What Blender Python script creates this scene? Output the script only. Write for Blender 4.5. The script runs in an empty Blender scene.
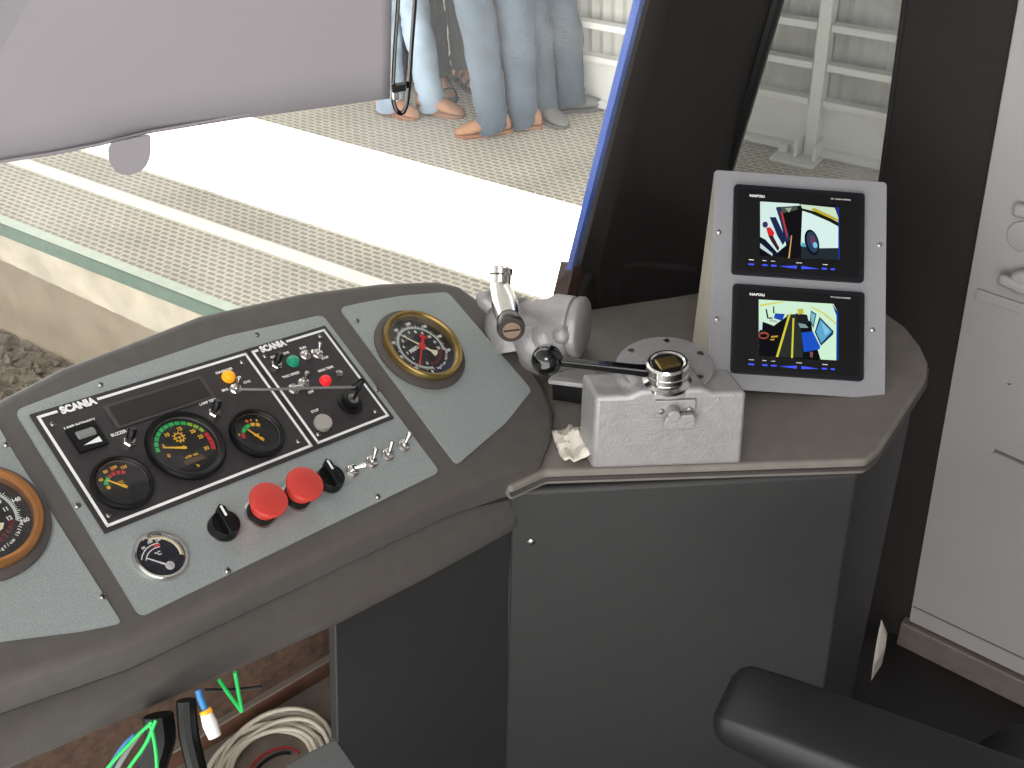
import bpy, bmesh, math, random
from mathutils import Vector, Matrix, noise
random.seed(4)
S = bpy.context.scene
COL = S.collection
V = Vector

# ------------------------------------------------------------------ camera
FPX = 1130.0
ND = V((600 - 512, 1900 - 384)); DN = ND.length
PITCH = math.atan(FPX / DN); ax, ay = ND.x / DN, ND.y / DN
FW = V((0, math.cos(PITCH), -math.sin(PITCH)))
R0 = V((1, 0, 0)); U0 = V((0, math.sin(PITCH), math.cos(PITCH)))
RT = R0 * ay - U0 * ax; UP = R0 * ax + U0 * ay
CAM = V((0, 0, 1.6))
cd = bpy.data.cameras.new('camera'); cam = bpy.data.objects.new('camera', cd); COL.objects.link(cam)
m = Matrix((RT, UP, -FW)).transposed().to_4x4(); m.translation = CAM
cam.matrix_world = m
cd.sensor_width = 36; cd.lens = FPX / 1024 * 36; cd.clip_start = .02; cd.clip_end = 200
S.camera = cam

# ------------------------------------------------------------------ light
S.view_settings.view_transform = 'Standard'; S.view_settings.look = 'None'
S.view_settings.gamma = 1; S.view_settings.use_curve_mapping = False
S.view_settings.exposure = 0.8
W = bpy.data.worlds.new('sky'); S.world = W; W.use_nodes = True
bg = W.node_tree.nodes['Background']; bg.inputs[0].default_value = (1, .99, .965, 1); bg.inputs[1].default_value = 2.35
SUN_DIR = V((-.30, -.30, 1.0)).normalized()          # towards the sun
sl = bpy.data.lights.new('sun', 'SUN'); sl.energy = 26; sl.angle = .009; sl.color = (1, .97, .9)
so = bpy.data.objects.new('sun', sl); COL.objects.link(so); so.rotation_euler = SUN_DIR.to_track_quat('Z', 'Y').to_euler()
def area(name, loc, to, size, e, c=(1, 1, 1)):
    l = bpy.data.lights.new(name, 'AREA'); l.shape = 'RECTANGLE'; l.size, l.size_y = size; l.energy = e; l.color = c
    o = bpy.data.objects.new(name, l); COL.objects.link(o); o.location = loc
    o.rotation_euler = (V(loc) - V(to)).to_track_quat('Z', 'Y').to_euler(); return o
area('cab_fill_light', (-.2, -.35, 2.15), (-.1, .9, .8), (.7, .5), 7, (1, .97, .93))  # added fill behind the camera, no cab fitting; tunes the interior brightness

# ------------------------------------------------------------------ pixel to place
def ray(x, y): return FW + RT * ((x - 512) / FPX) + UP * ((384 - y) / FPX)
def onz(x, y, z):
    r = ray(x, y); return CAM + r * ((z - CAM.z) / r.z)
def onpl(x, y, p0, n):
    r = ray(x, y); return CAM + r * ((p0 - CAM).dot(n) / r.dot(n))
def at(x, y, t): return CAM + ray(x, y) * t
def frame(u, v, n, o):
    m = Matrix((u, v, n)).transposed().to_4x4(); m.translation = o; return m
class Frame:
    def __init__(s, u, v, o):
        s.u = V(u).normalized(); v = V(v); v = (v - s.u * v.dot(s.u)).normalized(); s.v = v; s.n = s.u.cross(v); s.o = V(o)
        s.m = frame(s.u, s.v, s.n, s.o)
    def uv(s, x, y, h=0):
        q = onpl(x, y, s.o + s.n * h, s.n) - s.o
        return (q.dot(s.u), q.dot(s.v))
    def P(s, a, b, h=0): return s.o + s.u * a + s.v * b + s.n * h
    def at(s, a, b, h=0, rot=0):
        m = s.m.copy(); m.translation = s.P(a, b, h); return m @ Matrix.Rotation(rot, 4, 'Z')
WORLD = Matrix.Identity(4)

# ------------------------------------------------------------------ materials
def lin(c):
    return tuple(((v / 255) / 12.92 if v / 255 <= .04045 else ((v / 255 + .055) / 1.055) ** 2.4) for v in c) + (1,)
MATS = {}
def mat(name, col, rough=.5, metal=0, var=.0, vscale=20, bump=0, bscale=200, spec=.5, emit=0, coat=0, bdist=.002):
    if name in MATS: return MATS[name]
    M = bpy.data.materials.new(name); M.use_nodes = True; nt = M.node_tree; b = nt.nodes['Principled BSDF']; L = nt.links.new
    b.inputs['Base Color'].default_value = lin(col); b.inputs['Roughness'].default_value = rough; b.inputs['Metallic'].default_value = metal
    b.inputs['Specular IOR Level'].default_value = spec; b.inputs['Coat Weight'].default_value = coat
    if emit: b.inputs['Emission Color'].default_value = lin(col); b.inputs['Emission Strength'].default_value = emit
    g = nt.nodes.new('ShaderNodeNewGeometry')
    if var:
        n = nt.nodes.new('ShaderNodeTexNoise'); n.inputs['Scale'].default_value = vscale; n.inputs['Detail'].default_value = 6
        L(g.outputs['Position'], n.inputs['Vector'])
        r = nt.nodes.new('ShaderNodeMapRange'); r.inputs[1].default_value = .3; r.inputs[2].default_value = .7; r.inputs[3].default_value = 1 - var; r.inputs[4].default_value = 1 + var
        L(n.outputs[0], r.inputs[0])
        mx = nt.nodes.new('ShaderNodeVectorMath'); mx.operation = 'SCALE'; mx.inputs[0].default_value = lin(col)[:3]
        L(r.outputs[0], mx.inputs['Scale']); L(mx.outputs[0], b.inputs['Base Color'])
    if bump:
        n = nt.nodes.new('ShaderNodeTexNoise'); n.inputs['Scale'].default_value = bscale; n.inputs['Detail'].default_value = 4
        L(g.outputs['Position'], n.inputs['Vector'])
        bp = nt.nodes.new('ShaderNodeBump'); bp.inputs['Strength'].default_value = bump; bp.inputs['Distance'].default_value = bdist
        L(n.outputs[0], bp.inputs['Height']); L(bp.outputs[0], b.inputs['Normal'])
    MATS[name] = M; return M
PLATE = mat('silver_paint', (156, 163, 162), .42, .25, .2, 900, .25, 1500, bdist=.0004)
MONPLATE = mat('monitor_stand_paint', (150, 150, 154), .5, .2, .12, 900, .2, 1500, bdist=.0004)
VINYL = mat('console_vinyl', (87, 83, 80), .5, 0, .08, 60, .5, 700, bdist=.0006)
LEDGE = mat('ledge_vinyl', (112, 107, 101), .6, 0, .1, 40, .5, 600, bdist=.0006)
DVINYL = mat('dark_grey_vinyl', (41, 41, 41), .6, 0, .06, 30, .5, 600, bdist=.0006)
PILLAR = mat('pillar_vinyl', (39, 36, 35), .75, 0, .07, 15, .6, 300, spec=.2, bdist=.001)
BLACKV = mat('black_vinyl', (19, 19, 20), .5, 0, .1, 20, .4, 500, bdist=.0006)
FLOORM = mat('floor_rubber', (22, 21, 21), .55, 0, .15, 12, .4, 300, bdist=.001)
DOORM = mat('door_paint', (148, 145, 146), .5, 0, .03, 8)
SILL = mat('sill_metal', (112, 104, 98), .6, .3, .12, 30)
BLUE = mat('blue_paint', (72, 98, 172), .4)
SILVER = mat('cast_aluminium_paint', (150, 148, 149), .42, .35, .07, 60, .6, 260, bdist=.0012)
CHROME = mat('chrome', (215, 212, 208), .16, 1)
STEEL = mat('steel', (170, 168, 165), .3, 1, .1, 80)
BRASS = mat('brass', (158, 134, 82), .28, .9, .12, 60)
COPPER = mat('orange_brass', (186, 130, 80), .3, .8, .12, 60)
BLK = mat('black_plastic', (11, 11, 12), .4, spec=.3)
BLKG = mat('black_gloss', (8, 8, 9), .08, coat=.5)
PANEL = mat('instrument_panel_black', (48, 44, 46), .5, 0, .15, 60, .3, 900, bdist=.0004)
DIAL = mat('dial_black', (14, 14, 17), .5)
DIALB = mat('dial_blue_black', (14, 16, 34), .5)
RUB = mat('gasket_rubber', (74, 68, 66), .6)
WHITE = mat('white_print', (240, 240, 240), .5, emit=0)
RED = mat('red_plastic', (196, 62, 54), .38, coat=.1)
REDP = mat('red_print', (210, 40, 45), .5)
ORNG = mat('amber_lamp', (240, 160, 20), .3, emit=.25)
GREENL = mat('green_lamp', (30, 140, 110), .3, emit=.1)
REDL = mat('red_lamp', (225, 40, 45), .3, emit=.2)
YEL = mat('yellow_print', (225, 175, 40), .5, emit=.12)
GRN = mat('green_print', (40, 180, 90), .5, emit=.12)
LCD = mat('lcd_window', (52, 50, 50), .2, coat=.4)
LCDB = mat('small_display_brown', (90, 70, 50), .4)
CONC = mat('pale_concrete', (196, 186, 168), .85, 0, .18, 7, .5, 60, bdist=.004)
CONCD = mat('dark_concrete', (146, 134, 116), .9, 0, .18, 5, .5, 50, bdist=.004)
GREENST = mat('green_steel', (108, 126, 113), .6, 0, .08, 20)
GREENLT = mat('pale_green_steel', (200, 210, 196), .6, 0, .06, 20)  # paler tone for the top of the edge angle
STRIPE = mat('yellow_white_line', (253, 251, 236), .7, 0, .03, 8)
FENCEW = mat('white_fence_paint', (226, 226, 222), .5, 0, .04, 4)
FENCES = mat('fence_sheet', (178, 178, 174), .6, 0, .06, 6)
GRAV = mat('ballast', (112, 104, 92), .9, 0, .35, 30, .8, 60, bdist=.02)
ROOFM = mat('canopy_sheet', (150, 150, 150), .7)
WOOD = mat('brown_plywood', (82, 62, 50), .8, 0, .4, 90, .3, 200)
WOOD2 = mat('reddish_wood', (98, 68, 52), .6, 0, .25, 40)
DUST = mat('dusty_grey_floor', (120, 110, 102), .8, 0, .2, 40)
CREAM = mat('cream_cable', (206, 198, 182), .5)
GCAB = mat('green_cable', (30, 190, 90), .4)
BCAB = mat('blue_cable', (60, 130, 190), .4)
RCAB = mat('red_cable', (150, 40, 40), .4)
PAPER = mat('rag_cloth', (205, 198, 188), .85, 0, .1, 40, .5, 80, bdist=.004)
RUST = mat('rusty_metal', (62, 44, 36), .8, .1, .35, 60, .5, 100)
def blind_mat():
    M = bpy.data.materials.new('blind_fabric'); M.use_nodes = True; nt = M.node_tree; nt.nodes.clear(); L = nt.links.new
    d = nt.nodes.new('ShaderNodeBsdfDiffuse'); t = nt.nodes.new('ShaderNodeBsdfTranslucent'); mx = nt.nodes.new('ShaderNodeMixShader'); o = nt.nodes.new('ShaderNodeOutputMaterial')
    d.inputs[0].default_value = lin((150, 146, 150)); t.inputs[0].default_value = lin((142, 136, 142)); mx.inputs[0].default_value = .3
    L(d.outputs[0], mx.inputs[1]); L(t.outputs[0], mx.inputs[2]); L(mx.outputs[0], o.inputs[0]); return M
BLIND = blind_mat()
def glass_mat(name, tint, dust_haze, dust_haze_col, nscale, refl=.06):
    M = bpy.data.materials.new(name); M.use_nodes = True; nt = M.node_tree; nt.nodes.clear(); L = nt.links.new
    t = nt.nodes.new('ShaderNodeBsdfTransparent'); t.inputs[0].default_value = tint
    g = nt.nodes.new('ShaderNodeBsdfGlossy'); g.inputs['Roughness'].default_value = .02
    m1 = nt.nodes.new('ShaderNodeMixShader'); m1.inputs[0].default_value = refl
    d = nt.nodes.new('ShaderNodeBsdfDiffuse'); d.inputs[0].default_value = dust_haze_col
    tr = nt.nodes.new('ShaderNodeBsdfTranslucent'); tr.inputs[0].default_value = dust_haze_col
    m0 = nt.nodes.new('ShaderNodeMixShader'); L(d.outputs[0], m0.inputs[1]); L(tr.outputs[0], m0.inputs[2])
    n = nt.nodes.new('ShaderNodeTexNoise'); n.inputs['Scale'].default_value = nscale; n.inputs['Detail'].default_value = 3
    ge = nt.nodes.new('ShaderNodeNewGeometry'); L(ge.outputs['Position'], n.inputs['Vector'])
    r = nt.nodes.new('ShaderNodeMapRange'); r.inputs[1].default_value = .42; r.inputs[2].default_value = .75; r.inputs[3].default_value = dust_haze[0]; r.inputs[4].default_value = dust_haze[1]
    L(n.outputs[0], r.inputs[0]); m2 = nt.nodes.new('ShaderNodeMixShader'); L(r.outputs[0], m2.inputs[0])
    o = nt.nodes.new('ShaderNodeOutputMaterial')
    L(t.outputs[0], m1.inputs[1]); L(g.outputs[0], m1.inputs[2]); L(m1.outputs[0], m2.inputs[1]); L(m0.outputs[0], m2.inputs[2]); L(m2.outputs[0], o.inputs[0])
    return M
GLASS = glass_mat('windscreen_glass', (.97, .98, .97, 1), (.0, .15), (.8, .8, .8, 1), 4, .03)  # noise patches paint the pale reflection haze into the windscreen
GLASSQ = glass_mat('quarter_glass', (.50, .51, .51, 1), (.05, .20), (.52, .53, .54, 1), 9, .05)
GLASSG = glass_mat('gauge_glass', (.96, .96, .96, 1), (.0, .04), (.5, .5, .5, 1), 60, .04)
def tread_mat(ang):
    M = bpy.data.materials.new('tread_plate'); M.use_nodes = True; nt = M.node_tree; b = nt.nodes['Principled BSDF']; L = nt.links.new
    ge = nt.nodes.new('ShaderNodeNewGeometry'); mp = nt.nodes.new('ShaderNodeMapping'); mp.inputs['Rotation'].default_value = (0, 0, -ang)
    L(ge.outputs['Position'], mp.inputs[0])
    br = nt.nodes.new('ShaderNodeTexBrick'); br.offset = .5; br.inputs['Scale'].default_value = 1
    br.inputs['Brick Width'].default_value = .048; br.inputs['Row Height'].default_value = .026; br.inputs['Mortar Size'].default_value = .007; br.inputs['Mortar Smooth'].default_value = .6
    br.inputs['Color1'].default_value = lin((152, 147, 138)); br.inputs['Color2'].default_value = lin((160, 154, 144)); br.inputs['Mortar'].default_value = lin((206, 200, 186))
    L(mp.outputs[0], br.inputs[0])
    n = nt.nodes.new('ShaderNodeTexNoise'); n.inputs['Scale'].default_value = 3; n.inputs['Detail'].default_value = 5; L(ge.outputs['Position'], n.inputs['Vector'])
    r = nt.nodes.new('ShaderNodeMapRange'); r.inputs[1].default_value = .3; r.inputs[2].default_value = .7; r.inputs[3].default_value = .85; r.inputs[4].default_value = 1.15; L(n.outputs[0], r.inputs[0])
    mx = nt.nodes.new('ShaderNodeVectorMath'); mx.operation = 'SCALE'; L(br.outputs[0], mx.inputs[0]); L(r.outputs[0], mx.inputs['Scale']); L(mx.outputs[0], b.inputs['Base Color'])
    b.inputs['Roughness'].default_value = .6
    bp = nt.nodes.new('ShaderNodeBump'); bp.inputs['Strength'].default_value = .5; bp.inputs['Distance'].default_value = .003; L(br.outputs['Fac'], bp.inputs['Height']); L(bp.outputs[0], b.inputs['Normal'])
    return M
def denim(name, col):
    M = mat(name, col, .9, 0, .22, 9, .4, 260, bdist=.002); return M

# ------------------------------------------------------------------ mesh builder
class MB:
    def __init__(s): s.v = []; s.f = []; s.fm = []; s.ms = []
    def mi(s, m):
        if m not in s.ms: s.ms.append(m)
        return s.ms.index(m)
    def add(s, vs, fs, m, M=WORLD):
        b = len(s.v); s.v += [M @ V(p) for p in vs]; k = s.mi(m)
        for f in fs: s.f.append([b + i for i in f]); s.fm.append(k)
        return s
    def box(s, a, b, m, M=WORLD):
        (x0, y0, z0), (x1, y1, z1) = a, b
        vs = [(x0, y0, z0), (x1, y0, z0), (x1, y1, z0), (x0, y1, z0), (x0, y0, z1), (x1, y0, z1), (x1, y1, z1), (x0, y1, z1)]
        return s.add(vs, [(3, 2, 1, 0), (4, 5, 6, 7), (0, 1, 5, 4), (1, 2, 6, 5), (2, 3, 7, 6), (3, 0, 4, 7)], m, M)
    def prism(s, poly, h0, h1, m, M=WORLD, taper=None):
        n = len(poly); top = taper or poly
        vs = [(p[0], p[1], h0) for p in poly] + [(p[0], p[1], h1) for p in top]
        ar = sum(poly[i][0] * poly[(i + 1) % n][1] - poly[(i + 1) % n][0] * poly[i][1] for i in range(n))
        fs = [list(range(n))[::-1], list(range(n, 2 * n))] + [(i, (i + 1) % n, n + (i + 1) % n, n + i) for i in range(n)]
        if ar < 0: fs = [list(f)[::-1] for f in fs]
        return s.add(vs, fs, m, M)
    def lathe(s, prof, m, M=WORLD, seg=40, cap0=True, cap1=True, a0=0, a1=None):
        # prof: (r, h) rows from bottom to top
        vs = []; n = seg
        for r, h in prof:
            for i in range(n): t = 2 * math.pi * i / n; vs.append((r * math.cos(t), r * math.sin(t), h))
        fs = []
        for j in range(len(prof) - 1):
            for i in range(n): k = (i + 1) % n; fs.append((j * n + i, j * n + k, (j + 1) * n + k, (j + 1) * n + i))
        if cap0: fs.append(list(range(n))[::-1])
        if cap1: fs.append([(len(prof) - 1) * n + i for i in range(n)])
        return s.add(vs, fs, m, M)
    def tube(s, pts, r, m, M=WORLD, seg=10, smooth=True):
        pts = [V(p) for p in pts]
        if smooth and len(pts) > 2:
            q = []; P = [pts[0] * 2 - pts[1]] + pts + [pts[-1] * 2 - pts[-2]]
            for i in range(1, len(P) - 2):
                for k in range(6):
                    t = k / 6; a, b, c, d = P[i - 1:i + 3]
                    q.append(.5 * ((2 * b) + (c - a) * t + (2 * a - 5 * b + 4 * c - d) * t * t + (3 * b - a - 3 * c + d) * t ** 3))
            pts = q + [pts[-1]]
        rs = r if isinstance(r, (list, tuple)) else None
        vs = []; n = len(pts); up = None
        for i, p in enumerate(pts):
            d = (pts[min(i + 1, n - 1)] - pts[max(i - 1, 0)]).normalized()
            if up is None: up = d.orthogonal().normalized()
            up = (up - d * up.dot(d)).normalized(); w = d.cross(up)
            if rs:
                f = i / (n - 1) * (len(rs) - 1); k = min(int(f), len(rs) - 2); rr = rs[k] + (rs[k + 1] - rs[k]) * (f - k)
            else: rr = r
            for j in range(seg): a = 2 * math.pi * j / seg; vs.append(p + up * math.cos(a) * rr + w * math.sin(a) * rr)
        fs = []
        for i in range(n - 1):
            for j in range(seg): k = (j + 1) % seg; fs.append((i * seg + j, i * seg + k, (i + 1) * seg + k, (i + 1) * seg + j))
        fs += [list(range(seg))[::-1], [(n - 1) * seg + j for j in range(seg)]]
        return s.add(vs, fs, m, M)
    def loft(s, rings, m, M=WORLD, caps=True):
        n = len(rings[0]); vs = [p for r in rings for p in r]; fs = []
        for i in range(len(rings) - 1):
            for j in range(n): k = (j + 1) % n; fs.append((i * n + j, i * n + k, (i + 1) * n + k, (i + 1) * n + j))
        if caps: fs += [list(range(n))[::-1], [(len(rings) - 1) * n + j for j in range(n)]]
        return s.add(vs, fs, m, M)
    def ball(s, c, r, m, M=WORLD, sx=1, sy=1, sz=1, n=20):
        prof = [(math.sin(math.pi * k / n) * r + 1e-5, -math.cos(math.pi * k / n) * r) for k in range(n + 1)]
        return s.lathe(prof, m, M @ Matrix.Translation(c) @ Matrix.Diagonal((sx, sy, sz, 1)), 24)
    def text(s, txt, size, m, M, bold=0, width=1, depth=.0002, align='CENTER', spacing=1):
        cu = bpy.data.curves.new('t', 'FONT'); cu.body = txt; cu.size = size; cu.offset = bold * size; cu.extrude = depth; cu.align_x = align; cu.align_y = 'CENTER'; cu.space_character = spacing; cu.resolution_u = 3
        o = bpy.data.objects.new('t', cu); COL.objects.link(o); dg = bpy.context.evaluated_depsgraph_get()
        me = o.evaluated_get(dg).to_mesh()
        s.add([v.co.copy() for v in me.vertices], [list(p.vertices) for p in me.polygons], m, M @ Matrix.Diagonal((width, 1, 1, 1)))
        o.evaluated_get(dg).to_mesh_clear(); bpy.data.objects.remove(o); bpy.data.curves.remove(cu); return s
    def build(s, name, parent=None, smooth=35, bevel=0, bseg=3, origin=None, label=None, recalc=True, subsurf=0, solid=0):
        me = bpy.data.meshes.new(name)
        if origin is None: origin = parent.matrix_world.translation if parent else (sum(s.v, V((0, 0, 0))) / len(s.v))
        origin = V(origin)
        me.from_pydata([p - origin for p in s.v], [], s.f)
        for k in s.ms: me.materials.append(k)
        for p, k in zip(me.polygons, s.fm): p.material_index = k
        if recalc:
            bm = bmesh.new(); bm.from_mesh(me); bmesh.ops.recalc_face_normals(bm, faces=bm.faces); bm.to_mesh(me); bm.free()
        o = bpy.data.objects.new(name, me); COL.objects.link(o); o.location = origin
        if parent: o.parent = parent; o.location = origin - parent.matrix_world.translation
        o.matrix_world.translation = origin
        if bevel:
            md = o.modifiers.new('bevel', 'BEVEL'); md.width = bevel; md.segments = bseg; md.limit_method = 'ANGLE'; md.angle_limit = .5; md.use_clamp_overlap = True
        if subsurf: md = o.modifiers.new('sub', 'SUBSURF'); md.levels = md.render_levels = subsurf
        if solid: md = o.modifiers.new('solid', 'SOLIDIFY'); md.thickness = solid; md.offset = 0
        if smooth:
            for p in me.polygons: p.use_smooth = True
            try:
                me.set_sharp_from_angle(angle=math.radians(smooth))
            except Exception: pass
        if label: o['label'] = label
        return o
def root(name, loc, label, cat, group=None):
    o = bpy.data.objects.new(name, None); COL.objects.link(o); o.location = V(loc); o.matrix_world.translation = V(loc); o.empty_display_size = .02
    o['label'] = label; o['category'] = cat
    if group: o['group'] = group
    return o
def tag(o, label, cat, group=None, kind=None):
    o['label'] = label; o['category'] = cat
    if group: o['group'] = group
    if kind: o['kind'] = kind
    return o
def struct(o, label=None):
    o['kind'] = 'structure'
    if label: o['label'] = label
    return o
def rrect(x0, y0, x1, y1, r, n=5):
    out = []
    for cx, cy, a in ((x1 - r, y1 - r, 0), (x0 + r, y1 - r, 90), (x0 + r, y0 + r, 180), (x1 - r, y0 + r, 270)):
        for k in range(n + 1): t = math.radians(a + 90 * k / n); out.append((cx + r * math.cos(t), cy + r * math.sin(t)))
    return out
def fillet(poly, r, n=5):
    out = []; N = len(poly)
    for i in range(N):
        p = V(poly[i]); a = V(poly[i - 1]) - p; b = V(poly[(i + 1) % N]) - p
        rr = min(r, a.length * .45, b.length * .45); A = p + a.normalized() * rr; B = p + b.normalized() * rr
        for k in range(n + 1): t = k / n; q = A * (1 - t) ** 2 + p * 2 * t * (1 - t) + B * t * t; out.append((q.x, q.y))
    return out
def ring_flat(s, poly_out, poly_in, h, m, M):
    n = len(poly_out)
    s.add([(p[0], p[1], h) for p in poly_out] + [(p[0], p[1], h) for p in poly_in], [(i, (i + 1) % n, n + (i + 1) % n, n + i) for i in range(n)], m, M)

# ================================================================== STRUCTURE
ZP = -.6
LZ = .76
# ---- platform
e0 = onz(0, 223, ZP); e1 = onz(246, 319, ZP); ED = (e1 - e0).normalized(); EN = V((-ED.y, ED.x, 0))
if EN.y < 0: EN = -EN
ANG = math.atan2(ED.y, ED.x)
TREAD = tread_mat(ANG)
PF = Frame(ED, EN, (e0.x, e0.y, ZP))      # u along the edge, v away from the track, n up
fz = [PF.uv(577, 106), PF.uv(881, 168)]; VF = sum(p[1] for p in fz) / 2
b = MB(); b.box((-9, .02, -.12), (9, VF + 5, 0), TREAD, PF.m); struct(b.build('platform_deck', smooth=0), 'metal tread plate platform deck')
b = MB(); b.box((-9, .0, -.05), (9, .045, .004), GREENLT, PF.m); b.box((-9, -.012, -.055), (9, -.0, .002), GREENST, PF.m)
struct(b.build('trim_1', smooth=0), 'green steel angle along the platform edge')
s0, s1 = PF.uv(12, 163), PF.uv(340, 279); w0 = PF.uv(27, 160)
sv = (s0[1] + s1[1]) / 2
w0, w1 = PF.uv(27, 160), PF.uv(340, 266)
sw = (w0[1] + w1[1]) / 2
b = MB(); b.box((-9, sv, 0), (9, sw, .003), STRIPE, PF.m); struct(b.build('trim_2', smooth=0), 'pale line along the platform')
# platform wall: pale band above, dark band below
wp = PF.P(0, 0); q0 = onpl(0, 259, wp, PF.v); q1 = onpl(166, 336, wp, PF.v)
k = (q1.z - q0.z) / (q1 - q0).dot(PF.u)
c0 = (q0 - PF.o).dot(PF.u)
zz = lambda u: min(-.12, q0.z - ZP + k * (u - c0))
b = MB(); n = 60; vs = []; fs = []
us = [-3 + 6 * i / n for i in range(n + 1)]
b2 = MB()
for i in range(n):
    a_, c_ = us[i], us[i + 1]; j = .006 * math.sin(i * 3.1)
    za, zc = zz(a_), zz(c_)
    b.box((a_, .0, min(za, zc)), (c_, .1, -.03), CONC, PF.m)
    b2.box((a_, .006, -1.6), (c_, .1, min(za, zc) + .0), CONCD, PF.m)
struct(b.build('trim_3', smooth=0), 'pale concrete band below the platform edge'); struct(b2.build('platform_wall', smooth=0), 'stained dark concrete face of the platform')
# ---- ballast
gp = onpl(20, 342, PF.P(0, -.012), PF.v); ZG = gp.z
rng = random.Random(2)
b = MB(); N = 90; vs = []; fs = []
for i in range(N + 1):
    for j in range(N + 1):
        u = -3 + 6 * i / N; v = -3 + 3.05 * j / N
        h = .035 * noise.noise(V((u * 14, v * 14, 0))) + .03 * noise.noise(V((u * 30, v * 30, 2))) + .10 * max(0, (u - .3)) * -.0 + (-.22) * (u - (gp - PF.o).dot(PF.u)) * 0
        vs.append((u, v, ZG - ZP + h))
for i in range(N):
    for j in range(N): a_ = i * (N + 1) + j; fs.append((a_, a_ + 1, a_ + N + 2, a_ + N + 1))
b.add(vs, fs, GRAV, PF.m); o = b.build('ballast_bed', smooth=0); struct(o, 'dark ballast beside the platform')
b = MB()
for i in range(900):
    u = rng.uniform(-1.6, 1.2); v = rng.uniform(-1.3, -.03); r = rng.uniform(.012, .028)
    rx = Matrix.Rotation(rng.uniform(0, 6), 4, 'Z') @ Matrix.Rotation(rng.uniform(0, 3), 4, 'X')
    vs = [V(p) * r * rng.uniform(.7, 1.2) for p in ((1, 0, 0), (-1, 0, 0), (0, 1, 0), (0, -1, 0), (0, 0, .8), (0, 0, -.8))]
    b.add([PF.P(u, v, ZG - ZP + .012) + rx @ p for p in vs], [(0, 2, 4), (2, 1, 4), (1, 3, 4), (3, 0, 4), (2, 0, 5), (1, 2, 5), (3, 1, 5), (0, 3, 5)], GRAV)
tag(b.build('ballast_stones', smooth=0), 'loose grey brown ballast stones below the platform edge', 'ballast', kind='stuff')
# ---- canopy over the platform: two sheets with a gap that lets one band of sun through
CH = 3.6
la = PF.uv(151, 173); lb = PF.uv(340, 236); ua = PF.uv(251, 120); ub = PF.uv(581, 206)
vlo = (la[1] + lb[1]) / 2; vhi = (ua[1] + ub[1]) / 2
sd = V((SUN_DIR.dot(PF.u), SUN_DIR.dot(PF.v), SUN_DIR.z)); off = V((sd.x / sd.z * CH, sd.y / sd.z * CH))
b = MB()
b.box((-9, vhi + off.y, CH), (9, VF + 5, CH + .05), ROOFM, PF.m)
b.box((-9, -7, CH), (9, vlo + off.y, CH + .05), ROOFM, PF.m)
struct(b.build('canopy', smooth=0), 'platform canopy')
# far-left part of the sun band is cut where the tread is shaded
# ---- fence
FR = Frame(ED, V((0, 0, 1)), PF.P(0, VF, 0))      # u along, v up, n toward the train
upost = FR.uv(812, 150)[0]
PITCHF = 1.65
def fence_bay(u0, i):
    lab = ['white steel fence bay behind the denim legs', 'white steel fence bay seen through the left of the quarter window', 'white steel fence bay right of the post in the quarter window', 'white steel fence bay far left behind the light jeans'][i]
    r = root('fence_panel', FR.P(u0 + PITCHF / 2, 0), lab, 'fence', 'white fence bays along the platform')
    H = 2.07
    p = MB(); p.box((u0 - .026, .0, -.03), (u0 + .026, H, .035), FENCEW, FR.m); p.build('post', r, smooth=0, bevel=.004)
    for k, vv in enumerate([.03, .25] + [.407 + .165 * j for j in range(10)]):
        q = MB(); q.box((u0 + .03, vv - .015, -.02), (u0 + PITCHF - .03, vv + .015, .03), FENCEW, FR.m); q.build('rail', r, smooth=0, bevel=.004)
    q = MB(); q.box((u0 + .03,   .03, -.016), (u0 + PITCHF - .03, .25, -.010), FENCEW, FR.m); q.build('kick_panel', r, smooth=0)
    q = MB(); nn = 54
    prof = [(u0 + PITCHF * k / nn, .009 * (1 if k % 2 else -1)) for k in range(nn + 1)]
    q.add([(x, .25, -.045 + z) for x, z in prof] + [(x, H - .05, -.045 + z) for x, z in prof], [(k, k + 1, nn + 2 + k, nn + 1 + k) for k in range(nn)], FENCES, FR.m)
    q.build('corrugated_sheet', r, smooth=0, solid=.003)
    q = MB(); q.box((u0 - .14, 0, -.06), (u0 + .06, .015, .13), FENCEW, FR.m); q.box((u0 - .05, .02, -.02), (u0 - .035, .09, .09), FENCEW, FR.m); q.box((u0 + .035, .02, -.02), (u0 + .05, .09, .09), FENCEW, FR.m); q.box((u0 - .13, .015, .02), (u0 - .09, .05, .06), FENCEW, FR.m)
    q.build('foot_plate', r, smooth=0, bevel=.003)
for i, kk in enumerate((-1, 0)): pass
fence_bay(upost, 2); fence_bay(upost - PITCHF, 1); fence_bay(upost - 2 * PITCHF, 0); fence_bay(upost - 3 * PITCHF, 3)

# ---- side wall of the train (the door's plane)
d0 = onz(910, 641, 0); d1 = onz(1024, 697, 0); SD = (d1 - d0).normalized()
SW = Frame(SD, V((0, 0, 1)), d0)      # u toward the rear, v up, n toward the inside
def swp(pts, h=0): return [SW.uv(x, y, h) for x, y in pts]
H = 2.3
# quarter window hole
win = swp([(779, -6), (906, -6), (880, 190), (722, 190)])
wt = win[0][1]
WL = lambda v: win[3][0] + (win[0][0] - win[3][0]) * (v - win[3][1]) / (win[0][1] - win[3][1])
WR = lambda v: win[2][0] + (win[1][0] - win[2][0]) * (v - win[2][1]) / (win[1][1] - win[2][1])
VT = 1.75; VB = win[3][1] - .10
wall = MB()
dl = swp([(1018, 0), (905, 640)]); DL = lambda v: dl[1][0] + (dl[0][0] - dl[1][0]) * (v - dl[1][1]) / (dl[0][1] - dl[1][1])
RX = 1.6; LX = win[3][0] - .10
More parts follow.
